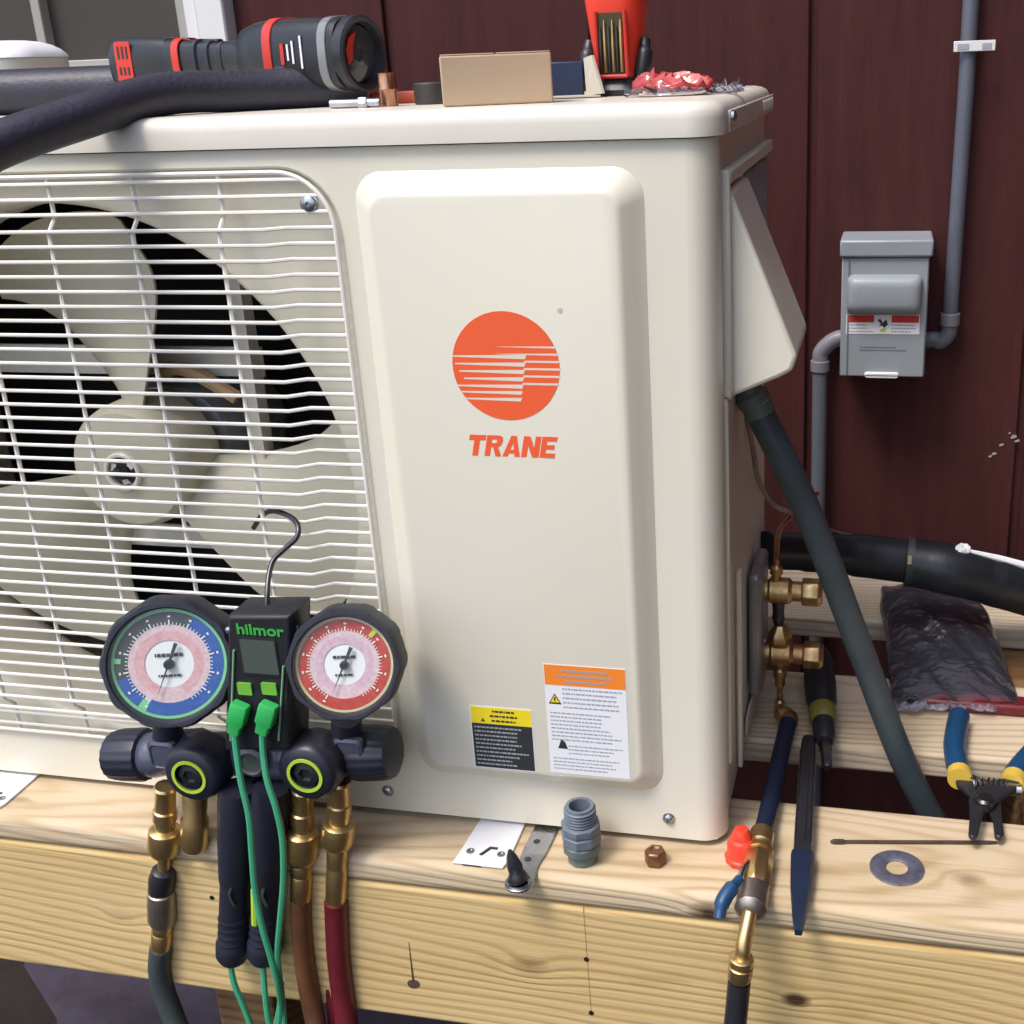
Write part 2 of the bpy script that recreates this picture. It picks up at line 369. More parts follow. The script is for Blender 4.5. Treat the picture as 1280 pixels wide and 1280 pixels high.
wpart('screen', SCREEN, (-2.3, WY+.008, WZ0+.02), (-.766, WY+.012, 2.19), 0)
pc = MB()
for px, py, r in ((1267,546,.0052),(1272,551,.003),(1252,556,.003),(1243,567,.003),(1238,570,.0022),(1262,541,.002)):
    p = at(px, py, y=WY); k = 7; ang = random.random()*6
    pc.prism([(r*1.25*(.45+.7*random.random())*math.cos(ang+2*PI*i/k), r*.75*(.45+.7*random.random())*math.sin(ang+2*PI*i/k)+.25*r*math.cos(ang+2*PI*i/k)) for i in range(k)], FACE((p.x,WY-.0004,p.z)), .0006)
pc.build('paint_chip', mat('chalky_white',(.42,.38,.38),.8,var=.4,vscale=200), house, kind='stuff', label='white chipped spots on the maroon siding')

# unseen wall in the same siding, added to shade the unit's right side
shade_wing = thing('shade_wall', 'unseen dark maroon wall added right of the deck to shade the unit', 'wall', (1.0, -.6, -.78))
q = MB(); q.span((1.016,-2.6,-.78),(1.06,WY+.02,2.6)); q.build('backing', SIDING, shade_wing, smooth=False)
for k in range(12): q = MB(); q.span((1.0,WY-.005-.2584*(k+1)+.005,-.7),(1.0155,WY-.005-.2584*k-.005,2.6)); q.build('siding_board', SIDING, shade_wing, bevel=.002)

# ---------------------------------------------------------------- deck frame
BT = -.0065                                    # top of the boards
deck = thing('deck_frame', 'pressure treated pine deck frame carrying the cream condenser', 'deck', (-.2, 0, -.78))
def board(name, m, a, b_, bev, seg=3, label=None):
    q = MB(); q.span(a, b_); return q.build(name, m, deck, bevel=bev, seg=seg, label=label)
X0, X1 = -1.25, .85; XC = (X0+X1)/2
def kn(px, py, kr, yc, zc, ks=.8, **k):
    p = at(px, py, **k); return (p.x-XC, p.y-yc, p.z-zc, kr, ks)
zb0, zb1 = -.0325, -.1695
beamc = (-.0555+.035-.0555)/2
W_BEAM = wood('pine_beam', (.62,.46,.230), (.585,.415,.190), (.485,.315,.125), 130, (0,.05,-.16),
              [kn(662,1208,.0075,-.038,-.101,.32,y=-.0555), kn(995,1250,.0050,-.038,-.101,.95,y=-.0555), kn(150,1146,.006,-.038,-.101,.12,y=-.0555)], wander=.016)
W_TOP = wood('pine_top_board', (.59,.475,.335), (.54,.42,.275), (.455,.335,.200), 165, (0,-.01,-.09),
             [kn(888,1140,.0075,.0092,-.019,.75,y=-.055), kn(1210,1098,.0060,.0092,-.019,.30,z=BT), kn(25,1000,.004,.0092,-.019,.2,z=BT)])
W_MID = wood('pine_second_board', (.63,.52,.40), (.58,.46,.335), (.48,.36,.24), 165, (0,.03,-.07))
W_BACK = wood('pine_back_board', (.62,.52,.41), (.56,.455,.34), (.46,.35,.245), 165, (0,.08,-.05))
W_POST = wood('pine_post', (.26,.155,.075), (.22,.12,.055), (.14,.07,.03), 100, (0,.06,.3))  # darker copy of the pine, with the under-deck shade in its colour
board('beam', W_BEAM, (X0,-.0555,zb1), (X1,-.0205,zb0), .004)
board('deck_board', W_TOP, (X0,-.0570,BT-.0250), (X1,.0755,BT), .0075, 4, 'front board of paler pine with rounded edge')  # whole board paler than the beam
board('deck_board', W_MID, (X0,.165,BT-.0250), (X1,.300,BT), .0035, 3)
board('deck_board', W_BACK, (X0,.425,BT-.0250), (X1,.560,BT), .0035, 3)
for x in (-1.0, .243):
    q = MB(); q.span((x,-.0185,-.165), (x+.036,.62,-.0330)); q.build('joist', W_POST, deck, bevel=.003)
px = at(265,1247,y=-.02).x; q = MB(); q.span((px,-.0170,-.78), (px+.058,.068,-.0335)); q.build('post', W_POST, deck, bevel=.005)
# pencil line with nail heads, split knot hole
for px_, py_ in ((733,1199),(739,1266),(265,1122)):
    p = at(px_, py_, y=-.0556); q = MB(); q.lathe(p, (0,-1,0), [(.0022,-.001),(.0022,.0004),(.0009,.0006)], 10); q.build('nail_head', DSTEEL, deck)
a = at(729,1132,y=-.0556); b_ = at(739,1266,y=-.0556); q = MB(); q.tube([a,(a+b_)/2,b_], .00022, 5); q.build('pencil_line', mat('pencil',(.20,.14,.08),.6), deck)
p = at(517,1230,y=-.0556); q = MB(); q.lathe(p, (0,-1,0), [(.0056,-.0005),(.0050,.0004),(.0025,.0006)], 14, ripple=lambda a,i: 1+.14*math.sin(2*a+1)); a = at(511,1178,y=-.0556); q.tube([p+Vector((0,-.0002,0)), a], [.0009,.0003], 5)
q.build('knot', mat('knot_dark', (.075,.048,.036), .8), deck)

# ================================================================== OUTDOOR UNIT
UH = .545
unit = thing('outdoor_unit', 'cream heat pump condenser with orange round logo and wire fan grille', 'air conditioner', (-.4, .16, BT))
GX0, GX1, GZ0, GZ1, GR = -.800, -.2665, .044, .5335, .046
HX, HZ, HR = -.5195, .2800, .2285
def ray_to(poly, c, ang):
    d = Vector((math.cos(ang), math.sin(ang))); best = None
    for i in range(len(poly)):
        a, b_ = Vector(poly[i])-c, Vector(poly[(i+1) % len(poly)])-c; e = b_-a
        den = d.x*e.y-d.y*e.x
        if abs(den) < 1e-12: continue
        t = (a.x*e.y-a.y*e.x)/den; s_ = (a.x*d.y-a.y*d.x)/den
        if t > 0 and -1e-6 <= s_ <= 1+1e-6 and (best is None or t < best): best = t
    return c+d*best
# front cover: flat sheet with the grille opening, wrapped round both front corners
fc = MB(); cc = Vector(((GX0+GX1)/2, (GZ0+GZ1)/2)); RC = .020
hole = rrect(GX0, GX1, GZ0, GZ1, GR, 8); outer = [(-RC+.001,0),(-RC+.001,UH),(-.85+RC,UH),(-.85+RC,0)]
angs = sorted({math.atan2(q[1]-cc.y, q[0]-cc.x) for q in hole} | {math.atan2(q[1]-cc.y, q[0]-cc.x) for q in outer})
H_ = [ray_to(hole, cc, a) for a in angs]; O_ = [ray_to(outer, cc, a) for a in angs]
LO = [(q.x,0,q.y) for q in O_]; LH = [(q.x,0,q.y) for q in H_]
def inset(k, yy): return [((q.x-cc.x)*(1-k/.2665)+cc.x, yy, (q.y-cc.y)*(1-k/.2445)+cc.y) for q in H_]
fc.loops([LO, LH, inset(.0015,.0012), inset(.0025,.008)])
for sgn, ex in ((1,.001),(-1,-.85)):
    V = []; n = 10
    for z in (0, UH):
        for i in range(n+1):
            a = PI/2*i/n; V.append((ex-sgn*RC+sgn*RC*math.sin(a), RC-RC*math.cos(a), z))
        V.append((ex, RC+.002, z)); V.append((ex-sgn*.004, RC+.002, z))
    m_ = n+3; fc.add(V, [(i, i+1, i+1+m_, i+m_) for i in range(m_-1)])
# folded bottom flange
fl = [(-.85+.004,.028),(-.83,.004),(-.82,.0005),(-.020,.0005),(-.006,.004),(-.001,.018)]
fc.add([(x,y,.0) for x,y in fl]+[(x*.99-.004,y+.010,.001) for x,y in fl], [(i,i+1,i+7,i+6) for i in range(5)])
fc.build('front_cover', CREAM, unit, angle=30)
# embossed front panel: smooth pressed shoulder, built as loops
ap = MB(); PX0, PX1, PZ0, PZ1 = -.2545, -.0478, .0425, .5285
Ls = []
for y_, w_, r_ in ((-.0002,0,.021),(-.0007,.0007,.0205),(-.0016,.0020,.020),(-.0060,.0071,.017),(-.0113,.0131,.0135),(-.0124,.0148,.0125),(-.0130,.0170,.0115)):
    Ls.append([(x,y_,z) for x,z in rrect(PX0+w_, PX1-w_, PZ0+w_, PZ1-w_, r_, 8)])
ap.loops(Ls, cap1=True); ap.build('embossed_panel', CREAM, unit, angle=80)
PY = -.0130
# body shell
sh = MB(); sh.span((-.846,.036,.004), (-.842,.315,UH-.002)); sh.span((-.84,.308,.004), (-.006,.312,UH-.002)); sh.span((-.84,.03,.0015), (-.006,.31,.006))
sh.span((-.24,.012,.008), (-.232,.30,UH-.004)); sh.build('shell', CREAM, unit, smooth=False)
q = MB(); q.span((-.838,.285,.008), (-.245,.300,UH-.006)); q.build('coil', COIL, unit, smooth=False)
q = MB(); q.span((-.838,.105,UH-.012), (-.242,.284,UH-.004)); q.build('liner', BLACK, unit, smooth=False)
sp = MB(); sp.span((-.004,.0245,.003), (-.0015,.322,UH)); sp.build('side_panel', CREAM, unit, bevel=.0015)
# fan shroud: plate behind the grille with the bell mouth
SY = .011
circ = [(HX+HR*math.cos(2*PI*i/96), HZ+HR*math.sin(2*PI*i/96)) for i in range(96)]
outr = [(-.838,.008),(-.242,.008),(-.242,UH-.006),(-.838,UH-.006)]; hc = Vector((HX,HZ))
angs = sorted({math.atan2(q[1]-HZ, q[0]-HX) for q in circ} | {math.atan2(q[1]-HZ, q[0]-HX) for q in outr})
sr = MB(); L1 = [(lambda p: (p.x,SY,p.y))(ray_to(outr,hc,a)) for a in angs]
ring = lambda r_, y_: [(HX+r_*math.cos(a), y_, HZ+r_*math.sin(a)) for a in angs]
sr.loops([L1, ring(HR+.006,SY), ring(HR+.002,SY+.002), ring(HR,SY+.007), ring(HR-.002,SY+.025), ring(HR-.002,SY+.070), ring(HR+.006,SY+.085)])
sr.build('fan_shroud', CREAM, unit, angle=50)
# fan
fan = MB(); FY = .060
fan.lathe((HX,FY+.05,HZ), (0,-1,0), [(.056,0),(.056,.040),(.0545,.050),(.050,.056),(.032,.0585),(.016,.060),(.013,.060)], 40)
fo = fan.build('fan', FANM, unit)
for k in range(3):
    bl = MB(); U, Vn = 12, 14; pts = []
    for face in (0, 1):
        for i in range(U+1):
            t = i/U; r_ = .050+(.216-.050)*t
            a0 = math.radians((118+4*t+14*t*t) - 120*k); a1 = math.radians((70+6*t-22*t*t+24*t**3) - 120*k)
            for j in range(Vn+1):
                s_ = j/Vn; a = a0+(a1-a0)*s_
                yy = FY+.004+.052*(1-s_)*(.75+.25*t)-.010*math.sin(PI*s_) + (.0028 if face else 0)
                rr = r_ - (.022*max(0,(abs(s_-.5)*2-.72)/.28)**2 if i > U*.6 else 0)*(i-U*.6)/(U*.4)
                pts.append((HX+rr*math.cos(a), yy, HZ+rr*math.sin(a)))
    nn = (U+1)*(Vn+1); F = []
    for i in range(U):
        for j in range(Vn):
            q0 = i*(Vn+1)+j; F.append((q0,q0+1,q0+Vn+2,q0+Vn+1)); F.append(tuple(nn+z for z in (q0,q0+Vn+1,q0+Vn+2,q0+1)))
    edge = [i*(Vn+1) for i in range(U+1)]+[U*(Vn+1)+j for j in range(1,Vn+1)]+[i*(Vn+1)+Vn for i in range(U-1,-1,-1)]
    F += [(edge[i],edge[i+1],edge[i+1]+nn,edge[i]+nn) for i in range(len(edge)-1)]
    bl.add(pts, F); bl.build('blade', FANM, fo, angle=60)
hub = MB(); hub.lathe((HX,FY-.0098,HZ), (0,-1,0), [(.0172,0),(.0172,.003),(.0160,.0042),(.0140,.0040),(.0130,.0025)], 32, caps=False); hub.build('hub_ring', WIRE, fo)
q = MB(); q.lathe((HX,FY-.009,HZ), (0,-1,0), [(.0126,0),(.0126,.001),(.006,.0014)], 24); q.lathe((HX,FY-.010,HZ),(0,-1,0),[(.0062,0),(.0062,.008),(.0050,.0095),(.0026,.0098)],6); q.build('shaft_nut', DSTEEL, fo)
q = MB()
for k in range(3):
    a_ = math.radians(30+120*k); q.prism([(.0085*math.cos(a_-.35),.0085*math.sin(a_-.35)),(.0122*math.cos(a_-.1),.0122*math.sin(a_-.1)),(.0118*math.cos(a_+.5),.0118*math.sin(a_+.5)),(.0072*math.cos(a_+.35),.0072*math.sin(a_+.35))], FACE((HX,FY-.0103,HZ)), .0008)
q.build('hub_mark', WIRE, fo, smooth=False)
# motor and its bracket behind the fan
BRK = mat('bracket_grey', (.66,.63,.56), .5, var=.15, vscale=20)
mo = MB(); mo.lathe((HX,.230,HZ), (0,-1,0), [(.055,0),(.062,.01),(.062,.085),(.054,.10),(.03,.108)], 36); mo.build('fan_motor', mat('motor_light', (.45,.45,.45), .4, .3, var=.3, vscale=30), unit)
BYY = .115; xb = at(311,450,y=BYY).x; zb2 = at(260,452,y=BYY).z
br = MB(); br.span((xb-.011,BYY,.02),(xb+.006,BYY+.004,UH-.012)); br.span((xb+.0065,BYY-.012,.02),(xb+.009,BYY+.004,UH-.012)); br.build('motor_bracket', BRK, unit, smooth=False)
br = MB(); br.span((-.82,BYY+.0045,zb2-.014),(xb+.0095,BYY+.008,zb2+.012)); br.build('cross_bar', BRK, unit, smooth=False)
br = MB(); br.span((-.82,BYY+.0045,HZ-.100),(xb+.0095,BYY+.008,HZ-.078)); br.build('cross_bar', BRK, unit, smooth=False)
a, b_ = at(205,464,y=.108), at(250,470,y=.108); q = MB(); q.tube(cr([a,a.lerp(b_,.5)+Vector((0,-.004,.006)),b_,b_+Vector((.03,.004,-.02))],5), .0065, 8); q.build('motor_lead', mat('tan_lead',(.50,.32,.17),.5), unit)
# wire grille
gr = MB(); B0, BI = -.0030, -.0135
bd = rrect(GX0+.004, GX1-.0045, GZ0+.004, GZ1-.004, GR-.004, 10)
gr.tube([(x,B0,z) for x,z in bd], .0017, 8, closed=True)
for k in (0, 1):
    pass
go = gr.build('grille', WIRE, unit, label='white wire grille over the fan')
def zx(z):   # half open width of the rounded frame at height z
    x1 = GX1-.0045; r_ = GR-.004
    for zc, s_ in ((GZ1-.004-r_,1),(GZ0+.004+r_,-1)):
        d = (z-zc)*s_
        if d > 0: return x1-r_+math.sqrt(max(0,r_*r_-d*d))
    return x1
z = GZ0+.012
while z < GZ1-.006:
    xr = zx(z); xl = GX0+GX1-xr; top = z > GZ1-.036 or z < GZ0+.030
    yb = B0-.0015 if top else BI
    ptsw = [(xl,B0,z),(xl+.038,B0,z),(xl+.050,yb,z),(xr-.050,yb,z),(xr-.037,B0-.0006,z),(xr,B0,z)]
    q = MB(); q.tube(ptsw, .00150, 7); q.build('grille_wire', WIRE, go)
    z += .01115
for k in range(8):
    x = -.3576-.0699*k+.0
    if x < GX0+.01: break
    q = MB(); q.tube([(x,B0+.0016,GZ1-.004),(x,B0+.0018,GZ1-.034),(x,BI+.0024,GZ1-.044),(x,BI+.0024,GZ0+.040),(x,B0+.0018,GZ0+.030),(x,B0+.0016,GZ0+.004)], .0017, 6)
    q.build('grille_rib', WIRE, go)
def screw(x, z, y=0, par=unit, r=.0052):
    q = MB(); q.lathe((x,y,z), (0,-1,0), [(r*1.25,0),(r*1.25,.0006),(r,.0008),(r*.92,.0022),(r*.6,.0032),(r*.30,.0033),(r*.26,.0018)], 16); return q.build('screw', STEEL, par)
for px_, py_, r_ in ((836,1023,.0042),(485,988,.0042)): p = at(px_,py_,y=0); screw(p.x, p.z, 0, unit, r_)
p = at(386,255,y=-.004); screw(p.x, p.z, -.003, unit, .0058)
p = at(368,874,y=0); screw(p.x, p.z, 0.0, unit, .005)
# lid
ld = MB(); LZ0, LZ1 = UH+.0010, .5685; OV = .0045
def lidloop(z, ins, r_=.025): return [(x,y,z) for x,y in rrect(-.85-OV+ins, .001+OV-ins, -OV+ins, .326-ins, r_-ins*.6, 8)]
ld.loops([lidloop(LZ0,.003), lidloop(LZ0,0), lidloop(LZ1-.011,0), lidloop(LZ1-.007,.0007), lidloop(LZ1-.0035,.0025), lidloop(LZ1-.0010,.0065), lidloop(LZ1,.012)], cap1=True, cap0=True)
lo_ = ld.build('lid', LIDM, unit, angle=80)
q = MB(); q.span((.0052,.030,LZ0+.0005), (.0066,.322,LZ1-.008)); q.build('lid_flange', LIDM, lo_, bevel=.0008)
for k in range(5): q = MB(); q.span((.0067,.232+.017*k,LZ0+.004), (.0080,.239+.017*k,LZ1-.010)); q.build('rib', LIDM, lo_, bevel=.0006)
q = MB(); q.lathe((.0067,.036,LZ0+.010), (1,0,0), [(.0048,0),(.0045,.002),(.003,.0032),(.0012,.0032)], 14); q.build('screw', STEEL, lo_)
q = MB(); q.lathe((-.018,.285,LZ1-.0001), (0,0,1), [(.004,0),(.0036,.0018),(.002,.0026),(.001,.0026)], 12); q.build('screw', STEEL, lo_)
# moulded side frame, louvres and the wedge service cover
sf = MB(); sf.span((-.0014,.034,.512), (.0065,.318,.522)); sf.span((-.0014,.028,.362), (.0060,.0335,.522)); sf.span((-.0014,.028,.055), (.0030,.034,.3615)); sf.span((-.0014,.0375,.358),(.005,.318,.366))
sf.build('side_frame', CREAM2, unit, bevel=.002)
for k in range(10): q = MB(); q.span((-.0013,.165+.014*k,.375), (.0040,.1705+.014*k,.508)); q.build('louvre', DSTEEL if 0 else STEELP, unit, bevel=.001)
WYF = .037
pB = at(985,466,y=WYF); pT = at(906,222,y=WYF); pL = at(905,504,y=WYF)
wedge = [(-.0012,.5075),(pT.x+.004,.5075),(pB.x+.0065,pB.z+.012),(pB.x+.003,pB.z+.001),(pB.x-.006,pB.z-.004),(-.0012,pL.z+.002)]
pD = at(1000,434,x=pB.x+.004); WD = min(.20, max(.10, pD.y-WYF))
wq = MB(); wq.prism(wedge, FACE((0,WYF+WD,0)), WD); wq.build('service_cover', CREAM, unit, bevel=.0045, seg=3, label='wedge shaped cover over the wiring on the right side')
# valve plate and service valves
VX, VY = .024, .205
vp = MB(); a, b_ = at(946,672,x=.012), at(944,858,x=.012)
vp.span((.0006,.165,.038), (.012,.232,.160)); vp.build('valve_plate', STEELP, unit, bevel=.004)
lp = MB(); lp.span((.0006,.085,.015), (.0045,.094,.20)); lp.span((.0006,.14,.010),(.0025,.27,.03)); lp.build('lower_rail', CREAM2, unit, bevel=.0015)
def valve(px_, py_, m, s_=1.0, down=True, name_lab=None):
    p = at(px_, py_, y=VY); q = MB(); X = Vector((1,0,0))
    q.lathe(p-X*.028*s_, X, [(.0065*s_,0),(.0085*s_,.004*s_),(.0085*s_,.020*s_),(.0105*s_,.022*s_),(.0105*s_,.036*s_),(.0080*s_,.039*s_),(.0080*s_,.046*s_)], 14)
    o = q.build('service_valve', m, unit, label=name_lab)
    c = MB(); c.lathe(p+X*.0182*s_, X, [(.0105*s_,0),(.0112*s_,.002*s_),(.0112*s_,.013*s_),(.0085*s_,.016*s_)], 6); c.build('valve_cap', m, o, bevel=.001)
    b = MB(); b.lathe(p-X*.030*s_+Vector((0,-.008,.016)), X, [(.0046,0),(.0046,.003),(.0028,.0035),(.0028,.009)], 6); b.lathe(p-X*.016*s_+Vector((0,-.008,.016)), X, [(.0036,0),(.0036,.006)], 8); b.build('mounting_bolt', STEEL, o)
    return o, p
v1, p1 = valve(973,738, BRASS, 1.18)
v2, p2 = valve(975,816, OLDBRASS, 1.18)
Zv = Vector((0,0,1))
q = MB(); q.lathe(p1+Vector((-.002,0,.008)), Zv, [(.0045,0),(.0045,.008),(.006,.009),(.006,.015),(.003,.018)], 10); q.build('stem', OLDBRASS, v1)
q = MB(); q.lathe(p1-Zv*.034, Zv, [(.0045,0),(.0060,.006),(.0052,.012),(.0060,.020),(.0066,.026)], 12); q.build('flare_tube', DSTEEL, v1)
q = MB(); q.lathe(p2+Zv*.006, Zv, [(.0062,0),(.0105,.003),(.0120,.008),(.0110,.015),(.0075,.020),(.0055,.024)], 6); q.build('flare_nut', OLDBRASS, v2, bevel=.001)
q = MB(); q.lathe(p2-Zv*.046, Zv, [(.0020,0),(.0032,.010),(.0050,.012),(.0050,.020),(.0062,.021),(.0062,.028),(.0042,.030),(.0050,.036),(.0050,.042)], 10); q.build('charging_port', OLDBRASS, v2)
q = MB(); q.lathe(p2-Zv*.062, Zv, [(.0035,0),(.0048,.002),(.0048,.010),(.0030,.012),(.0030,.018)], 8); q.build('core_cap', BRASS, v2)
# logo
lc = at(632,458,y=PY); LR = .0396
def strip_disc(mb, r_, d): mb.prism([(r_*math.cos(2*PI*i/64), r_*math.sin(2*PI*i/64)) for i in range(64)], FACE((lc.x,PY-.0001,lc.z)), d)
lg = MB(); strip_disc(lg, LR, .0001); lgo = lg.build('logo', ORANGE, unit, smooth=False, label='orange round logo with cream speed lines')
st = MB(); FM = FACE((lc.x,PY-.00022,lc.z)); nrm = lambda X_, Y_: ((X_-492)/352*LR, -(Y_-522)/362*LR)
def circ_x(zv, s_): return s_*math.sqrt(max(0, LR*LR-zv*zv))
for k, yy in enumerate((393,440,488,537,586,636)):
    zc = nrm(0,yy)[1]; h_ = 7.0/362*LR; xr = circ_x(zc,1)+.0003
    xl = nrm(632-7*k,0)[0] if k > 1 else nrm(445-15*k,0)[0]
    tl = .12 if k <= 1 else .9
    st.prism([(xl,zc-h_*tl),(xr,zc-h_),(xr,zc+h_),(xl,zc+h_*tl)], FM, .00006)
for k, yy in enumerate((458,508,557,606,655,697,743)):
    zc = nrm(0,yy)[1]; h_ = 5.0/362*LR; h2 = (14 if k < 5 else 12)/362*LR; xl = circ_x(zc,-1)-.0003; xr = nrm(634-8*k,0)[0]
    if 1 <= k <= 3: xl += .004*k*.6
    st.prism([(xl,zc-h_*.9),(xr-.0012,zc-h2),(xr,zc+h2),(xl,zc+h_*.9)], FM, .00006)
st.build('speed_line', CREAM, lgo, smooth=False, kind='stuff')
# heavy slanted capitals TRANE as outlines (unit letter height 1)
LET = {'T': (.80, [[(0,1),(.80,1),(.80,.74),(.53,.74),(.53,0),(.25,0),(.25,.74),(0,.74)]]),
 'R': (.82, [[(0,0),(0,1),(.27,1),(.27,0)], [(.27,1),(.62,1),(.77,.92),(.80,.72),(.72,.50),(.58,.44),(.27,.44),(.27,.63),(.48,.63),(.53,.72),(.48,.80),(.27,.80)], [(.36,.45),(.60,.45),(.82,0),(.54,0)]]),
 'A': (.86, [[(0,0),(.26,0),(.48,.80),(.48,1),(.30,1)], [(.86,0),(.60,0),(.40,.80),(.40,1),(.56,1)], [(.24,.16),(.24,.34),(.64,.34),(.66,.16)]]),
 'N': (.84, [[(0,0),(0,1),(.27,1),(.27,0)], [(.57,0),(.57,1),(.84,1),(.84,0)], [(.05,1),(.30,1),(.80,0),(.54,0)]]),
 'E': (.72, [[(0,0),(0,1),(.26,1),(.26,0)], [(.26,1),(.72,1),(.72,.78),(.26,.78)], [(.26,.61),(.64,.61),(.64,.40),(.26,.40)], [(.26,.22),(.72,.22),(.72,0),(.26,0)]])}
ta, tb = at(584,569,y=PY), at(700,571,y=PY); TH = at(584,543,y=PY).z-ta.z
x_ = 0; seq = []
for ch in 'TRANE': seq.append((ch,x_)); x_ += LET[ch][0]+.05
sx_ = ((tb-ta).x-.22*TH)/x_
for ch, xo in seq:
    tm = MB()
    for n_, pg in enumerate(LET[ch][1]): tm.prism([((xo+a)*sx_+.22*b_*TH, b_*TH) for a,b_ in pg], FACE((ta.x, PY-.00005-.00004*n_, ta.z)), .0001)
    tm.build('letter', ORANGE, lgo, smooth=False)
# warning labels: printed film on the pressed panel
def label_sheet(corners, name, lab):
    P_ = [at(x,y,y=PY) for x,y in corners]; o = P_[0]
    return P_
def text_lines(mb, x0, x1, z0, z1, n, hfrac, M, ragged=.25, cen=False, lead=0):
    for i in range(n):
        zc = z1-(z1-z0)*(i+.5)/n; h_ = (z1-z0)/n*hfrac/2; L_ = (x1-x0)*(1-ragged*random.random()); xx = x0+((x1-x0)-L_)/2 if cen else x0; e = xx+L_
        while xx < e-.0006:
            wd = min(random.uniform(.0010,.0040), e-xx); mb.prism([(xx,zc-h_),(xx+wd,zc-h_),(xx+wd,zc+h_),(xx,zc+h_)], M, .00012); xx += wd+.0007
a, b_ = at(679,829,y=PY), at(789,974,y=PY); wl, wr, wt, wbm = a.x, b_.x-.0008, a.z, b_.z
a2 = at(684,974,y=PY)
LM = FACE((0,PY-.0001,0)); LM2 = FACE((0,PY-.00028,0)); LM3 = FACE((0,PY-.00045,0))
q = MB(); q.prism([(wl,wbm),(wr,wbm),(wr,wt),(wl,wt)], LM, .00015); wlab = q.build('warning_label', WHITE, unit, smooth=False, label='white label with an orange warning header')
hz = wt-(wt-wbm)*.185
q = MB(); q.prism([(wl+.0004,hz),(wr-.0004,hz),(wr-.0004,wt-.0006),(wl+.0004,wt-.0006)], LM2, .00012); q.build('header', LORANGE, wlab, smooth=False)
q = MB(); text_lines(q, wl+.008, wr-.008, hz+.0012, wt-.0028, 3, .42, LM3, .45, True)
text_lines(q, wl+.014, wr-.003, wt-(wt-wbm)*.40, hz-.001, 5, .34, LM2, .3); text_lines(q, wl+.003, wr-.003, wt-(wt-wbm)*.70, wt-(wt-wbm)*.42, 8, .34, LM2, .35)
text_lines(q, wl+.016, wr-.003, wt-(wt-wbm)*.82, wt-(wt-wbm)*.72, 3, .34, LM2, .3); text_lines(q, wl+.003, wr-.003, wt-(wt-wbm)*.97, wt-(wt-wbm)*.84, 4, .34, LM2, .5)
q.build('print_line', GINK, wlab, smooth=False, kind='stuff')
tx, tz = wl+.0075, wt-(wt-wbm)*.315; t_ = .0052
q = MB(); q.prism([(tx-t_,tz-t_*.8),(tx+t_,tz-t_*.8),(tx,tz+t_)], LM2, .00012); to = q.build('hazard_triangle', INK, wlab, smooth=False)
q = MB(); t_ *= .70; q.prism([(tx-t_,tz-t_*.75),(tx+t_,tz-t_*.75),(tx,tz+t_)], LM3, .00012); q.build('triangle_fill', YELLOW, to, smooth=False)
q = MB(); q.prism([(tx-.0004,tz+.002),(tx+.0009,tz+.002),(tx+.0001,tz),(tx+.001,tz),(tx-.0006,tz-.0028),(tx-.0001,tz-.0006),(tx-.0009,tz-.0006)], FACE((0,PY-.0006,0)), .0001); q.build('bolt_symbol', INK, to, smooth=False)
tx, tz = wl+.0115, wt-(wt-wbm)*.735; q = MB(); q.prism([(tx-.004,tz-.003),(tx+.004,tz-.003),(tx+.0022,tz+.003),(tx-.001,tz+.0052)], LM2, .00012); q.build('pictogram', INK, wlab, smooth=False)
a, b_ = at(586,882,y=PY), at(671,964,y=PY); cl, cr_, ct, cb = a.x+.0012, b_.x-.0012, a.z, b_.z
q = MB(); q.prism([(cl-.0008,cb-.0008),(cr_+.0008,cb-.0008),(cr_+.0008,ct+.0008),(cl-.0008,ct+.0008)], LM, .00015); clab = q.build('caution_label', WHITE, unit, smooth=False, label='black label with a yellow header')
ch_ = ct-(ct-cb)*.27
q = MB(); q.prism([(cl,ch_),(cr_,ch_),(cr_,ct),(cl,ct)], LM2, .00012); q.build('header', YELLOW, clab, smooth=False)
q = MB(); q.prism([(cl,cb),(cr_,cb),(cr_,ch_-.0001),(cl,ch_-.0001)], LM2, .00012); q.build('text_block', INK, clab, smooth=False)
q = MB(); text_lines(q, cl+.012, cr_-.008, ch_+.001, ct-.0012, 3, .40, LM3, .4, True); q.prism([(cl+.008,ch_+.002),(cl+.0115,ch_+.002),(cl+.0098,ch_+.0052)], LM3, .0001); q.build('header_print', INK, clab, smooth=False, kind='stuff')
q = MB(); text_lines(q, cl+.002, cr_-.002, cb+.0015, ch_-.0015, 10, .36, LM3, .35); q.build('print_line', GINK, clab, smooth=False, kind='stuff')
p = at(700,388,y=PY); q = MB(); q.lathe(p, (0,-1,0), [(.0019,0),(.0019,.0002)], 12); q.build('trademark_dot', mat('faint_grey',(.50,.47,.40),.5), unit, smooth=False)
# feet of the unit on the board
def foot(px_, py_, lab):
    c = at(px_, py_, z=BT+.001); M = Matrix.Translation((c.x,c.y,BT+.0003))
    q = MB(M); q.prism([(-.022,-.021),(.020,-.021),(.022,-.012),(.021,.06),(-.017,.06),(-.021,-.010)], ID, .0022)
    o = q.build('foot', WHITE, unit, bevel=.0007, label=lab)
    for dx, dy in ((-.012,-.006),(.014,-.006)):
        h = MB(M); h.lathe((dx,dy,.0022), (0,0,1), [(.0036,0),(.0034,.0007),(.0021,.0008),(.0020,.0001)], 14); h.build('rivet', STEEL, o)
    h = MB(M); h.prism([(-.004,-.009),(-.001,-.010),(.004,-.001),(.009,-.001),(.009,.002),(.002,.002)], Matrix.Translation((0,0,.0022)), .0003); h.build('slot', INK, o, smooth=False)
    h = MB(M); h.span((-.014,-.0213,.0001),(.002,-.0211,.0010)); h.build('edge_slot', INK, o, smooth=False)
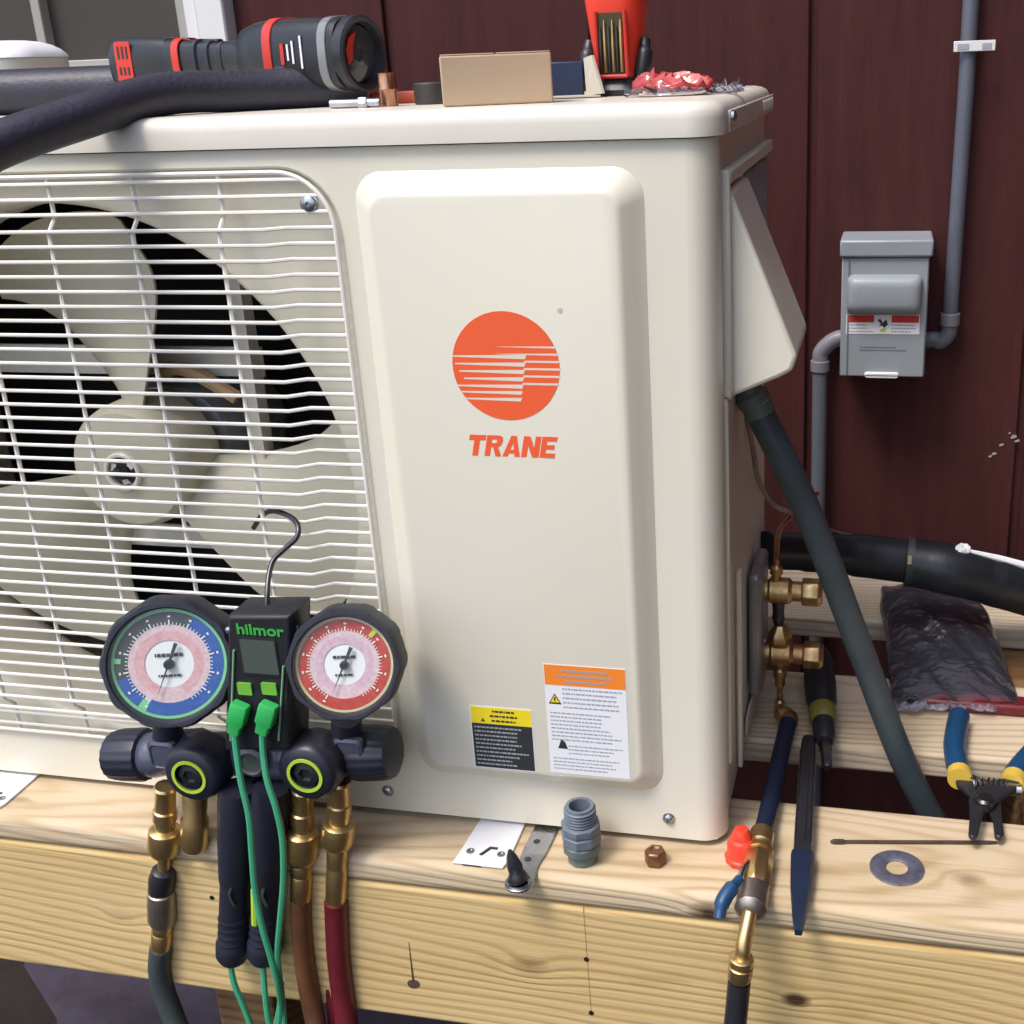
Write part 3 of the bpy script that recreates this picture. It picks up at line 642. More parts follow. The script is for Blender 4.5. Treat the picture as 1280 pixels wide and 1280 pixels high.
foot(609,1062,'white mounting foot under the middle of the unit'); foot(-8,993,'white mounting foot at the left')
q = MB(); q.span((-.80,.012,BT+.0015),(-.05,.30,.0008)); q.build('base_pan', DSTEEL, unit, smooth=False)

# ================================================================== ON THE LID
LT = LZ1
pf = thing('insulated_pipe', 'curved black foam pipe draped over the front edge of the lid', 'pipe', at(200,124,y=.04), 'black foam pipes on the lid')
R1 = .0150
cpts = [at(-160,275,y=-.165), at(-60,215,y=-.115), at(0,181,y=-.085), at(100,147,y=-.032)]
for px_, yy in ((200,.030),(300,.075),(400,.113),(458,.130)): cpts.append(Vector((at(px_,121,y=yy).x, yy, LT+R1)))
q = MB(); q.tube(cr(cpts,8), R1, 20); q.build('foam_sleeve', FOAM, pf)
pb = thing('insulated_pipe', 'straight black foam pipe lying along the back of the lid at left', 'pipe', (-.6,.20,LT), 'black foam pipes on the lid')
R2 = .0195
q = MB(); q.tube(cr([(-.95,.14,LT+R2+.004),(-.80,.155,LT+R2),(-.62,.19,LT+R2),(-.54,.205,LT+R2),(-.47,.215,LT+R2),(-.425,.22,LT+R2)],8), R2, 20); q.build('foam_sleeve', FOAM, pb)
tb_ = thing('plastic_tub', 'white rounded plastic tub partly seen behind the pipes at far left', 'tub', (-.80,.28,LT))
SEE = at(45,75,y=.27)
ztop = at(10,51,y=.27).z; xr_ = at(62,92,y=.27).x
q = MB(); prof = []
for ins, z_ in ((.004,LT+.0005),(0,LT+.006),(0,ztop-.0165)):
    prof.append([(x,y,z_) for x,y in rrect(-1.02+ins, xr_-ins, .225+ins, .322-ins, .030-ins*.5, 8)])
q.loops(prof, cap0=True, cap1=True); q.build('tub_body', CREAM2, tb_, angle=60)
q = MB(); q.loops([[(x,y,ztop+dz) for x,y in rrect(-1.02+i2, xr_-i2, .225+i2, .322-i2, .030-i2*.4, 8)] for i2, dz in ((.001,-.0164),(-.0008,-.0158),(.0002,-.0130),(.004,-.0085),(.010,-.0045),(.018,-.0015),(.028,0))], cap1=True, cap0=True); q.build('tub_lid', WHITE, tb_, angle=70)

# cordless tool: a battery handle at the left, big round head at the right
dA, dB = at(163,76,y=.185), at(446,70,y=.108)
ax = (dB-dA).normalized(); tl = thing('power_tool', 'red and black cordless tool with large round head lying on the pipes', 'power tool', (dA+dB)/2)
Lt = (dB-dA).length; up = Vector((0,0,1)); DM = frame(dA, ax, (0,-1,0))       # local z along the tool, x to the viewer, y up-ish
if (DM.to_3x3() @ Vector((0,1,0))).z < 0: DM = frame(dA, ax, (0,1,0))
px2 = Lt/300; KR = .00059
def sect(zl, rx, ry, oy=0, n=32, p=3.1):
    out = []
    for i in range(n):
        a = 2*PI*i/n; c_, s_ = math.cos(a), math.sin(a)
        out.append((math.copysign(abs(c_)**(2/p),c_)*rx, oy+math.copysign(abs(s_)**(2/p),s_)*ry, zl))
    return out
q = MB(DM); q.loops([sect(z_*px2,rx*KR,ry*KR,oy*KR) for z_,rx,ry,oy in ((-12,22,27,-3),(-9,27,34,-3),(-2,29,36,-3),(30,29,36,-3),(58,27,33,-2),(68,24,28,1))], cap0=True, cap1=True); q.build('battery', DBLACK, tl, angle=50)
q = MB(DM); q.loops([sect(z_*px2,rx*KR,ry*KR,oy*KR) for z_,rx,ry,oy in ((68.3,25,27,1),(75,24,27,1),(95,22,25,1),(130,19,21,1),(158,18,21,2),(166,20,24,2),(176,32,36,3),(195,38,42,4),(212,41,44,4),(250,42,45,4),(292,42,45,3),(298,41,44,3))], cap0=True, cap1=True); q.build('housing', DBLACK, tl, angle=50)
vx = DM.to_3x3() @ Vector((1,0,0)); sgn = 1 if vx.y < 0 else -1
q = MB(DM)
q.loops([[(sgn*x,y,z_) for (x,y,z_) in l] for l in [[(( 28.5+d)*KR, yy*KR, zz*px2) for yy,zz in rrect(-30,26,4,27,4,3)] for d in (0,1.6)]], cap1=True, cap0=True); rp_ = q.build('battery_panel', RED, tl, angle=30)
for row in (11, -14):
    for k in range(3): q = MB(DM); q.box((sgn*30.3*KR,row*KR,(9.5+6*k)*px2),(1.2*KR,17*KR if row>0 else 11*KR,2.4*px2)); q.build('slot', INK, rp_, smooth=False)
def band(z0, z1, rx, ry, oy, m, name): 
    q = MB(DM); q.loops([sect(z_*px2,a*KR,b*KR,oy*KR) for z_,a,b in ((z0,rx-1,ry-1),(z0+.6,rx,ry),(z1-.6,rx,ry),(z1,rx-1,ry-1))]); return q.build(name, m, tl)
band(80,90,25.6,28.4,1,RED,'red_band'); band(214,225,43.0,46.0,4,RED,'red_ring'); band(281,291,43.6,46.6,3,mat('clear_collar',(.20,.21,.21),.2,coat=.5),'collar')
q = MB(DM); q.loops([sect(z_*px2,a*KR,b*KR,3*KR,p=2) for z_,a,b in ((298,36,39),(298,44,47),(308,44,47),(310,41,44),(309,36,39),(301,34,37))]); q.build('bezel', DBLACK, tl)
q = MB(DM); q.lathe((0,3*KR,299*px2),(0,0,1),[(35*KR,0),(35*KR,3*KR),(10*KR,5*KR),(9*KR,2*KR)],24); q.build('lens', mat('dark_lens',(.05,.055,.06),.12,coat=.6), tl)
q = MB(DM); q.prism([(sgn*x*KR,(y+3)*KR) for x,y in ((6,26),(20,20),(27,4),(24,-14),(16,-8),(14,8))], Matrix.Translation((0,0,303.5*px2)), 1.2*px2); q.build('red_reflection', RED, tl)  # red reflection in the lens, painted on as a thin red plate
q = MB(DM)
for i, (z_, y0, y1) in enumerate(((246,-6,14),(252,-10,18),(262,-16,24))): q.box((sgn*42.9*KR,(y0+y1)/2*KR+2*KR,z_*px2),(1.0*KR,(y1-y0)*KR,2.0*px2))
q.build('print_mark', WHITE, tl, smooth=False, kind='stuff')
q = MB(DM); q.box((sgn*42.6*KR,4*KR,239*px2),(1.2*KR,26*KR,4*px2)); q.build('print_patch', RED, tl, smooth=False)

for z_, w_ in ((108,24),(124,22),(140,20)):
    q = MB(DM); q.loops([sect(a_*px2,b2*KR,(b2+2)*KR,1.4*KR) for a_,b2 in ((z_-3,w_-3),(z_-2,w_-.2),(z_+3,w_-.4),(z_+4,w_-3))]); q.build('grip_ridge', BOOT, tl)
q = MB(DM)
for k in range(9): q.box((sgn*(41.6-.2*k)*KR,(-22+2*k)*KR,(226+1.5*k)*px2),(1.2*KR,2.2*KR,(30-k)*px2*.5))
q.build('side_vent', mat('faded_navy',(.05,.055,.11),.5), tl, smooth=False, kind='stuff')
q = MB(DM); q.box((0,23.5*KR,(112)*px2),(12*KR,6*KR,40*px2)); q.build('switch_bar', BOOT, tl, bevel=.0015)
# small copper fitting, strap, roll
p = at(487,133,z=LT); cf = MB(); cf.lathe((p.x,p.y,LT+.0002),(0,0,1),[(.0066,0),(.0066,.0105),(.0072,.0115),(.0072,.0125),(.0066,.0135),(.0066,.0235),(.0055,.0235),(.0055,.010)],20)
tag(cf.build('copper_coupling', COPPER), 'small bright copper coupling standing upright on the lid left of the carton', 'pipe fitting')
p = at(505,130,z=LT); q = MB(frame((p.x-.003,p.y+.022,LT+.0002),(0,0,1),(1,.25,0)))
q.loops([[(x,y,z_) for x,y in rrect(-.032+i2,.022-i2,-.006+i2,.006-i2,.003,3)] for i2,z_ in ((.0008,0),(0,.001),(0,.0075),(.001,.009))], cap0=True, cap1=True)
tag(q.build('plastic_block', mat('orange_red',(.66,.10,.035),.4,var=.15,vscale=60), angle=50), 'flat orange red block lying behind the copper coupling', 'plastic block')
p = at(533,131,z=LT); q = MB(); q.lathe((p.x,p.y+.012,LT+.0002),(0,0,1),[(.0125,0),(.0130,.001),(.0130,.0145),(.0120,.0155),(.0065,.0155),(.006,.008)],28)
tag(q.build('tape_roll', mat('dark_grey_tape',(.05,.045,.042),.5,var=.2,vscale=40)), 'dark grey tape roll beside the left end of the carton', 'tape roll')
p = at(455,135,z=LT); q = MB(); q.tube([(p.x-.026,p.y,LT+.0035),(p.x+.012,p.y+.002,LT+.0035)],.0032,10); q.lathe((p.x-.004,p.y+.001,LT+.0035),(1,.05,0),[(.0040,0),(.0046,.001),(.0046,.006),(.0040,.007)],6)
tag(q.build('steel_bit', STEEL), 'thin silver bit lying on the lid under the round tool head', 'drill bit')
# cardboard carton, turned a little
a, b_ = at(554,134,y=.022), at(692,128,y=.046); a.z = b_.z = LT; d_ = (b_-a); Lc = d_.length; top = at(548,71,y=a.y).z-LT; dx_ = d_.normalized(); dy_ = Vector((-dx_.y,dx_.x,0))
cm = Matrix(((dx_.x,dy_.x,0,a.x),(dx_.y,dy_.y,0,a.y),(0,0,1,LT+.0003),(0,0,0,1)))
ct_ = thing('carton', 'plain brown cardboard carton in the middle of the lid', 'cardboard box', (a.x,a.y,LT))
q = MB(cm); q.span((0,0,0),(Lc,.034,top)); q.build('carton_body', CARD, ct_, bevel=.0012)
q = MB(cm); q.span((.0006,.0006,top+.0001),(Lc*.49,.0335,top+.0010)); q.span((Lc*.505,.0006,top+.0001),(Lc-.0006,.0335,top+.0010)); q.build('flap', CARD, ct_, bevel=.0004)
# opened blue and white carton behind
q0 = Vector((at(700,122,y=.135).x,.135,LT))
oc = thing('opened_carton', 'opened small carton with blue inside and white flap beside the brown carton', 'cardboard box', q0)
om = frame(q0+Vector((0,0,.0004)),(0,0,1),(1,.30,0))
q = MB(om); q.span((-.012,0,.0001),(.019,.026,.026)); q.build('carton_body', mat('dark_blue_card',(.020,.035,.085),.5,var=.2,vscale=20), oc, bevel=.001)
q = MB(om); q.add([(.020,-.012,.001),(.0315,-.024,.0025),(.025,-.012,.030),(.0195,.000,.028),(.022,-.011,.001),(.0335,-.023,.0025),(.027,-.011,.030),(.0215,.001,.028)],[(0,1,2,3),(7,6,5,4),(0,4,5,1),(1,5,6,2),(2,6,7,3),(3,7,4,0)])
q.add([(-.02,-.022,.0004),(.030,-.026,.0004),(.023,-.001,.0006),(-.02,-.001,.0006),(-.02,-.022,.0014),(.030,-.026,.0014),(.023,-.001,.0016),(-.02,-.001,.0016)],[(0,1,2,3),(7,6,5,4),(0,4,5,1),(1,5,6,2),(2,6,7,3),(3,7,4,0)])
q.build('flap', mat('pale_card',(.50,.45,.36),.7,var=.1,vscale=40), oc, smooth=False)
# red drill-index / bit case on a black cradle
BYc = .150; p = at(768,118,z=LT); cx_ = at(768,60,y=BYc).x
def zc_(py_): return at(768,py_,y=BYc).z
rc = thing('bit_case', 'bright red upright bit case with window of brass bits in a black cradle', 'tool case', (cx_,BYc,LT))
k_ = 1/1480*0+ (at(800,60,y=BYc).x-at(740,60,y=BYc).x)/60
zb_ = LT+.0005; z1_ = zc_(70)
sec = lambda z_, rx, ry: [(cx_+x, BYc+.014+y, z_) for x,y in rrect(-rx,rx,-ry,ry,min(rx,ry)*.7,5)]
hgt = zc_(-60)
q = MB(); q.loops([sec(zc_(104),24*k_,.017), sec(zc_(92),25*k_,.018), sec(zc_(40),32*k_,.021), sec(zc_(0),36*k_,.024), sec(hgt-.01,36*k_,.024), sec(hgt,30*k_,.019)], cap0=True, cap1=True); q.build('case_shell', BRED, rc, angle=50)
q = MB(); q.loops([sec(zb_,36*k_,.022), sec(zb_+.004,38*k_,.024), sec(zc_(104),30*k_,.021), sec(zc_(98),27*k_,.0195)], cap0=True, cap1=True); q.build('base', DBLACK, rc, angle=50)
for s_ in (-1,1):
    q = MB(); q.tube(cr([(cx_+s_*26*k_,BYc+.006,zc_(110)),(cx_+s_*33*k_,BYc+.002,zc_(90)),(cx_+s_*36*k_,BYc+.004,zc_(70)),(cx_+s_*35*k_,BYc+.010,zc_(52))],5),[.0062*.9]*4+[.0062]*8+[.0045]*4,10); q.build('clip', DBLACK, rc)
wy = BYc+.014-.021
q = MB(); wpts = [(-17,93),(18,93),(16,16),(-17,16)]
q.add([(cx_+x*k_, wy-.0012-(93-y)*.000030, zc_(y)) for x,y in wpts]+[(cx_+x*k_, wy+.006, zc_(y)) for x,y in wpts], [(0,1,2,3),(7,6,5,4),(0,4,5,1),(1,5,6,2),(2,6,7,3),(3,7,4,0)]); q.build('window_recess', mat('olive_dark',(.055,.045,.015),.35,coat=.4), rc, smooth=False)
for i in range(6):
    q = MB(); xx = cx_+(-12.5+5*i)*k_; q.tube([(xx,wy-.0030,zc_(90)),(xx,wy-.0040,zc_(55-(i%3)*9)),(xx,wy-.0046,zc_(34-(i%2)*9))],[.0013,.0014,.0006],6); q.build('bit', BRASS if i%2 else DSTEEL, rc)
q = MB()
for s_ in (-1,1): q.tube([(cx_+s_*18.5*k_,wy-.002,zc_(95)),(cx_+s_*18*k_,wy-.0045,zc_(14))],.0017,8)
q.tube([(cx_-18.5*k_,wy-.002,zc_(95)),(cx_+18.5*k_,wy-.002,zc_(95))],.0017,8); q.build('window_rim', RED, rc)
# crumpled red wrapper
def crumple(name, m, parent, c, rx, ry, h, seed, rot=0.0, nu=26, nv=14, amp=.25, sharp=1.0):
    rnd = random.Random(seed); ph = [(rnd.uniform(1.5,6),rnd.uniform(1.5,6),rnd.uniform(0,6),rnd.uniform(.3,1)) for _ in range(9)]
    V, F = [], []
    for j in range(nv+1):
        v_ = j/nv*PI
        for i in range(nu):
            u_ = 2*PI*i/nu; x = math.sin(v_)*math.cos(u_); y = math.sin(v_)*math.sin(u_); z = math.cos(v_)
            x = math.copysign(abs(x)**.7,x); y = math.copysign(abs(y)**.7,y)
            n_ = sum(a_*(1-2*abs(math.sin(p1*x*1.7+p2*y*1.7+p3))) for p1,p2,p3,a_ in ph)/4
            zz = (.5+.5*math.copysign(abs(z)**.8,z))*h*(1+amp*n_*(z>0)*1.3)
            k2 = 1+.10*amp*n_
            xr2, yr2 = x*rx*k2, y*ry*k2
            V.append((c[0]+xr2*math.cos(rot)-yr2*math.sin(rot), c[1]+xr2*math.sin(rot)+yr2*math.cos(rot), c[2]+zz))
    for j in range(nv):
        for i in range(nu): F.append((j*nu+i, j*nu+(i+1)%nu, (j+1)*nu+(i+1)%nu, (j+1)*nu+i))
    q = MB(); q.add(V,F); return q.build(name, m, parent, angle=28)
p = at(838,121,z=LT); 
wr_ = thing('wrapper_bag', 'crumpled shiny red plastic bag beside the red bit case', 'plastic bag', (p.x,p.y+.02,LT))
crumple('bag_body', mat('red_wrap',(.34,.014,.014),.2,var=.6,vscale=60,coat=.6,col2=(.50,.07,.055),bump=.5,bscale=70), wr_, (p.x-.002,p.y+.022,LT+.0004), .030,.019,.0165,3,.12,nu=44,nv=20,amp=.38)
crumple('clear_edge', FILM, wr_, (p.x-.004,p.y+.013,LT+.0003), .034,.019,.008,5,.10,amp=.7)
crumple('clear_end', FILM, wr_, (p.x+.036,p.y+.030,LT+.0003), .014,.010,.007,8,.3,amp=.8)

# ================================================================== WALL ELECTRICS
BYF = .590
bx = thing('disconnect_box', 'grey metal electrical disconnect box on the maroon wall', 'electrical box', at(1105,385,y=WY))
tl_, tr_, bl_, br_ = at(1048,300,y=BYF), at(1167,299,y=BYF), at(1050,470,y=BYF), at(1161,470,y=BYF)
x0, x1 = (tl_.x+bl_.x)/2+.001, (tr_.x+br_.x)/2-.002; z0, z1 = bl_.z, tl_.z; zh = at(1107,321,y=BYF).z
q = MB(); q.span((x0+.002,BYF+.004,z0+.001),(x1-.002,WY-.0005,z1-.003)); q.build('box_body', BOXG, bx, bevel=.002)
q = MB(); q.span((x0+.001,BYF,z0),(x1-.003,BYF+.0035,zh-.001)); fr_ = q.build('front_plate', BOXG, bx, bevel=.0015)
q = MB(); q.span((x0-.0015,BYF-.004,zh),(x1+.0015,WY-.001,z1)); q.build('rain_hood', BOXG, bx, bevel=.0025)
q = MB(); q.span((x0+.0085,BYF-.0010,z0+.003),(x0+.0100,BYF-.0001,zh-.003)); q.build('seam', CONN, fr_, smooth=False)
a, b_ = at(1059,343,y=BYF), at(1152,391,y=BYF); q = MB()
q.loops([[(x,BYF+y_,z) for x,z in rrect(a.x+i2,b_.x-i2,b_.z+i2,a.z-i2,.008,5)] for i2,y_ in ((0,0),(.0008,-.006),(.003,-.012),(.007,-.015),(.012,-.016))], cap1=True); q.build('pull_cover', BOXG, bx, angle=70)
a, b_ = at(1058,393,y=BYF), at(1149,418,y=BYF); M1 = FACE((0,BYF-.0002,0)); M2 = FACE((0,BYF-.0005,0)); M3 = FACE((0,BYF-.0008,0))
q = MB(); q.prism([(a.x,b_.z),(b_.x,b_.z),(b_.x,a.z),(a.x,a.z)], M1, .0002); lb_ = q.build('warning_label', WHITE, bx, smooth=False)
zm = a.z-(a.z-b_.z)*.40; xm = (a.x+b_.x)/2
q = MB(); q.prism([(a.x+.001,zm),(xm-.010,zm),(xm-.010,a.z-.0005),(a.x+.001,a.z-.0005)], M2, .0002); q.prism([(xm+.010,zm),(b_.x-.001,zm),(b_.x-.001,a.z-.0005),(xm+.010,a.z-.0005)], M2, .0002); q.build('red_header', RED, lb_, smooth=False)
q = MB(); q.prism([(xm-.008,b_.z+.0005),(xm+.008,b_.z+.0005),(xm+.008,a.z),(xm-.008,a.z)], M2, .0002); q.build('symbol_field', WHITE, lb_, smooth=False)
q = MB(); zz = (a.z+b_.z)/2; q.prism([(xm-.006,zz+.005),(xm-.003,zz+.007),(xm,zz+.002),(xm+.004,zz+.006),(xm+.006,zz),(xm+.002,zz-.004),(xm-.001,zz-.001),(xm-.004,zz-.002),(xm-.002,zz+.001)], M3, .0002); q.build('symbol', INK, lb_, smooth=False)
q = MB(); q.prism([(xm-.003,zz-.008),(xm+.003,zz-.009),(xm+.004,zz-.004),(xm-.002,zz-.005)], M3, .0002); q.build('symbol_accent', LIME, lb_, smooth=False)
q = MB(); text_lines(q, a.x+.002, xm-.010, b_.z+.001, zm-.001, 3, .35, M2, .3); text_lines(q, xm+.010, b_.x-.002, b_.z+.001, zm-.001, 3, .35, M2, .3); q.build('print_line', GINK, lb_, smooth=False, kind='stuff')
a = at(1105,436,y=BYF); q = MB(); text_lines(q, a.x-.028, a.x+.030, a.z-.0035, a.z+.0035, 2, .4, M1, .3); q.build('embossed_print', CONN, fr_, smooth=False, kind='stuff')
a = at(1102,469,y=BYF); q = MB(); q.loops([[(x,BYF+y_,z) for x,z in rrect(a.x-.020+i2,a.x+.020-i2,a.z-.003+i2,a.z+.004-i2,.003,4)] for i2,y_ in ((0,0),(.0005,-.003),(.001,-.005))], cap1=True); q.build('latch', WTRIM, bx)
# conduits clipped to the wall
CYW = WY-.014
cu = thing('conduit', 'grey conduit rising up the wall from the right of the box', 'conduit', at(1188,390,y=CYW), 'grey wall conduits')
a = at(1188,392,y=CYW); xcu = a.x
q = MB(); q.tube([(xcu,CYW,a.z),(xcu+.004,CYW,.55),(xcu+.006,CYW,2.4)], .0090, 16); q.build('pipe', GREYPVC, cu)
q = MB(); q.tube([(xcu,CYW,a.z-.014),(xcu,CYW,a.z+.001)], .0115, 18); q.build('coupling', COUP, cu, bevel=.001)
e_ = at(1163,426,y=CYW); q = MB(); q.tube(cr([(xcu,CYW,a.z-.013),(xcu-.001,CYW,a.z-.024),(xcu-.010,CYW,a.z-.034),(x1+.008,CYW,e_.z+.002),(x1-.001,CYW,e_.z)],6), .0098, 14); q.build('elbow', GREYPVC, cu)
a = at(1218,58,y=CYW-.011); q = MB(); q.span((a.x-.022,CYW-.0128,a.z-.005),(a.x+.022,CYW-.0118,a.z+.006)); sk = q.build('strap', WTRIM, cu, bevel=.0008)
q = MB(); q.span((a.x-.018,CYW-.0134,a.z-.003),(a.x-.006,CYW-.0130,a.z+.003)); q.span((a.x+.008,CYW-.0134,a.z-.003),(a.x+.018,CYW-.0130,a.z+.003)); q.build('strap_mark', GINK, sk, smooth=False)
cd = thing('conduit', 'grey conduit dropping down the wall from the left of the box', 'conduit', at(1025,460,y=CYW), 'grey wall conduits')
a = at(1025,462,y=CYW); s2 = at(1047,425,y=CYW)
q = MB(); q.tube([(a.x,CYW,a.z),(a.x+.003,CYW,-.74)], .0095, 14); q.build('pipe', GREYPVC, cd)
q = MB(); q.tube([(a.x,CYW,a.z-.002),(a.x,CYW,a.z+.012)], .0118, 16); q.build('coupling', COUP, cd, bevel=.001)
q = MB(); q.tube(cr([(a.x,CYW,a.z+.010),(a.x+.001,CYW,a.z+.022),(a.x+.011,CYW,s2.z-.004),(x0-.004,CYW,s2.z+.002),(x0+.003,CYW,s2.z+.003)],6), .0098, 14); q.build('elbow', COUP, cd)

# flexible whip from the service cover to the ground
wp = thing('flexible_whip', 'dark grey flexible conduit slanting from the service cover down between boards', 'conduit', at(1050,750,y=.12))
WYP = .110
pts = [at(948,512,y=WYP), at(975,566,y=WYP), at(1003,625,y=WYP+.004), at(1030,690,y=WYP+.010), at(1060,770,y=WYP+.018), at(1090,850,y=WYP+.026), at(1118,925,y=WYP+.032), at(1145,985,y=WYP+.040), at(1172,1035,y=WYP+.045), at(1195,1085,y=.155)]
q = MB(); q.tube(cr(pts,6), .0118, 16); q.build('hose_jacket', WHIP, wp)
d_ = (pts[0]-pts[1]).normalized()
q = MB(); q.lathe(pts[0]-d_*.006, d_, [(.0108,0),(.0125,.002),(.0125,.011),(.0140,.012),(.0140,.020),(.0115,.021),(.0115,.032)], 12); q.build('connector', GREENN, wp, bevel=.0008)
# thin cable
tc_ = MB(); tc_.tube(cr([at(930,500,y=.16),at(941,560,y=.17),at(948,600,y=.18),at(966,630,y=.20),at(990,642,y=.22),at(1040,664,y=.34),at(1070,672,y=.40),at(1105,682,y=.42)],6), .0024, 8)
tag(tc_.build('thin_cable', mat('pale_cable',(.30,.22,.18),.5,var=.5,vscale=60)), 'thin pale cable looping behind the whip onto the black line set', 'cable')
ct2 = MB(); ct2.tube(cr([p1+Vector((-.002,0,.024)),p1+Vector((-.002,.001,.038)),p1+Vector((.000,.010,.056)),p1+Vector((.012,.030,.066)),p1+Vector((.03,.07,.07))],6), .0026, 8)
tag(ct2.build('copper_capillary', COPPER), 'thin copper tube rising out of the upper brass valve', 'tube')
# black insulated line set running off to the right
ls = thing('line_set', 'thick black insulated line set running right along the wall', 'pipe', at(1130,705,y=.40))
LY = .36
A0, A1 = at(955,688,y=LY-.08), at(1136,702,y=LY)
q = MB(); q.tube(cr([A0, at(1010,690,y=LY-.04), at(1070,694,y=LY-.01), A1],6), [.0190]*6+[.0205]*6+[.0225]*7, 20); q.build('inner_sleeve', FOAM2, ls)
B1 = at(1290,738,y=LY+.02); q = MB(); q.tube(cr([A1+Vector((-.002,0,0)), at(1190,712,y=LY), at(1240,724,y=LY+.01), B1, at(1420,780,y=LY+.03)],6), [.0255]*4+[.0265]*8+[.0280]*13, 22); q.build('outer_sleeve', FOAM2, ls)
q = MB(); q.tube([A1+Vector((-.003,0,0)), A1+Vector((.004,0,-.0005))], .0262, 22); q.build('joint_band', INK, ls)
q = MB(); c0 = at(1137,700,y=LY-.028); q.box(c0,(.004,.001,.009)); q.build('tape_flag', mat('tan_tape',(.45,.36,.22),.5), ls, smooth=False)
W0, W1 = at(1212,689,y=LY-.004), at(1285,708,y=LY+.008)
q = MB(); q.tube([W0,(W0+W1)/2+Vector((0,0,.0005)),W1,W1+(W1-W0)*.6],[.0022,.0036,.0042,.0042],8); q.build('white_strip', WHITE, ls)
crumple('white_scrap', WHITE, ls, at(1204,688,y=LY-.004)-Vector((0,0,.003)), .008,.006,.010,11,amp=.6)
# second thinner pipe stub behind valve 1
q = MB(); q.tube(cr([p2+Vector((0,0,.025)), p2+Vector((.001,.03,.04)), A0+Vector((.02,.02,-.01))],6), .0055, 10)

# ================================================================== ON THE BOARDS, RIGHT SIDE
# plastic bag of black parts
pb_ = thing('parts_bag', 'clear plastic bag holding black foam lying across the back boards', 'plastic bag', at(1185,830,z=BT))
def sheet(name, m, parent, grid, th):
    nj, ni = len(grid), len(grid[0]); V = [p for r_ in grid for p in r_]; V2 = [p+Vector((0,0,-th)) for p in V]; n = nj*ni; F = []
    for j in range(nj-1):
        for i in range(ni-1):
            a = j*ni+i; F += [(a,a+1,a+ni+1,a+ni),(n+a,n+a+ni,n+a+ni+1,n+a+1)]
    e = [i for i in range(ni)]+[j*ni+ni-1 for j in range(1,nj)]+[(nj-1)*ni+i for i in range(ni-2,-1,-1)]+[j*ni for j in range(nj-2,0,-1)]
    F += [(e[k],e[(k+1)%len(e)],e[(k+1)%len(e)]+n,e[k]+n) for k in range(len(e))]
    q = MB(); q.add(V+V2,F); return q.build(name, m, parent, angle=40)
def bag_grid(c00,c10,c01,c11,rise,ni,nj,seed,amp):
    rnd = random.Random(seed); ph = [(rnd.uniform(3,13),rnd.uniform(3,13),rnd.uniform(0,6)) for _ in range(8)]; G = []
    for j in range(nj+1):
        v_ = j/nj; row = []
        for i in range(ni+1):
            u_ = i/ni; p = c00.lerp(c10,u_).lerp(c01.lerp(c11,u_),v_)
            dome = (math.sin(PI*min(1,max(0,u_)))**.45)*(math.sin(PI*(.06+.88*v_))**.45)
            n_ = sum(1-2*abs(math.sin(a*u_+b*v_+c)) for a,b,c in ph)/8
            p = p+Vector((.004*n_*math.sin(9*v_), .006*n_, rise*dome*(1+.12*n_)+amp*n_*(.35+.65*dome)))
            row.append(p)
        G.append(row)
    return G
b00, b10, b01, b11 = at(1113,888,z=BT+.006), at(1280,888,z=BT+.006), at(1100,738,z=BT+.008), at(1226,748,z=BT+.010)
G = bag_grid(b00,b10,b01,b11,.026,44,44,4,.0042)
sheet('film', FILM, pb_, [[p+Vector((0,0,.0022)) for p in r_] for r_ in G], .0008)
ins = lambda a,b_,t: a.lerp(b_,t)
c00, c10, c01, c11 = ins(b00,b11,.06), ins(b10,b01,.10), ins(b01,b10,.05), ins(b11,b00,.05)
sheet('black_contents', mat('dark_contents',(.009,.009,.013),.42,var=.4,vscale=30,bump=.5,bscale=60), pb_, bag_grid(c00,c10,c01,c11,.024,20,20,4,.002), .006)
for k in range(7):
    c = b00.lerp(b10,(k+.4)/7); crumple('film_crinkle', FILM2, pb_, (c.x,c.y+.004,BT+.006), .012,.006,.006,40+k,random.random()*2-1,nu=14,nv=8,amp=.9)
q = MB(); r00, r10 = at(1150,899,z=BT+.004), at(1345,897,z=BT+.004); 
q.span((r00.x+.004,r10.y-.002,BT+.0005),(r10.x,r10.y+.020,BT+.0125)); 
tag(q.build('red_bar', mat('dark_red',(.17,.012,.015),.4,var=.3,vscale=40), bevel=.004, seg=3), 'flat dark red tool handle lying under the front edge of the plastic bag', 'tool handle')
# wire strippers, blue grips, jaws toward the viewer
ws = thing('wire_stripper', 'wire stripper with blue grips and black forked jaws on the front board', 'pliers', at(1228,1000,z=BT))
z0_ = BT+.012
def T(px_, py_, z_=None): return at(px_, py_, z=z0_ if z_ is None else z_)
q = MB(); q.tube(cr([T(1199,895),T(1195,915),T(1193,935),T(1197,958),T(1200,968)],5), [.0098]*21, 14); q.build('grip', BLUE, ws)
q = MB(); q.tube(cr([T(1330,905),T(1305,928),T(1285,948),T(1270,966),T(1266,973)],5), [.0098]*21, 14); q.build('grip', BLUE, ws)
for (a_,b2) in (((1199,966),(1200,974)),((1268,972),(1265,981))):
    q = MB(); q.tube([T(*a_),T(*b2)], .0106, 14); q.build('grip_end', mat('yellow_rubber',(.62,.42,.06),.45), ws)
def plate(poly, z_, th):
    V = [at(x,y,z=z_) for x,y in poly]; n = len(V); q = MB(); q.add(V+[p+Vector((0,0,th)) for p in V], [tuple(range(n-1,-1,-1)), tuple(range(n,2*n))]+[(i,(i+1)%n,(i+1)%n+n,i+n) for i in range(n)]); return q
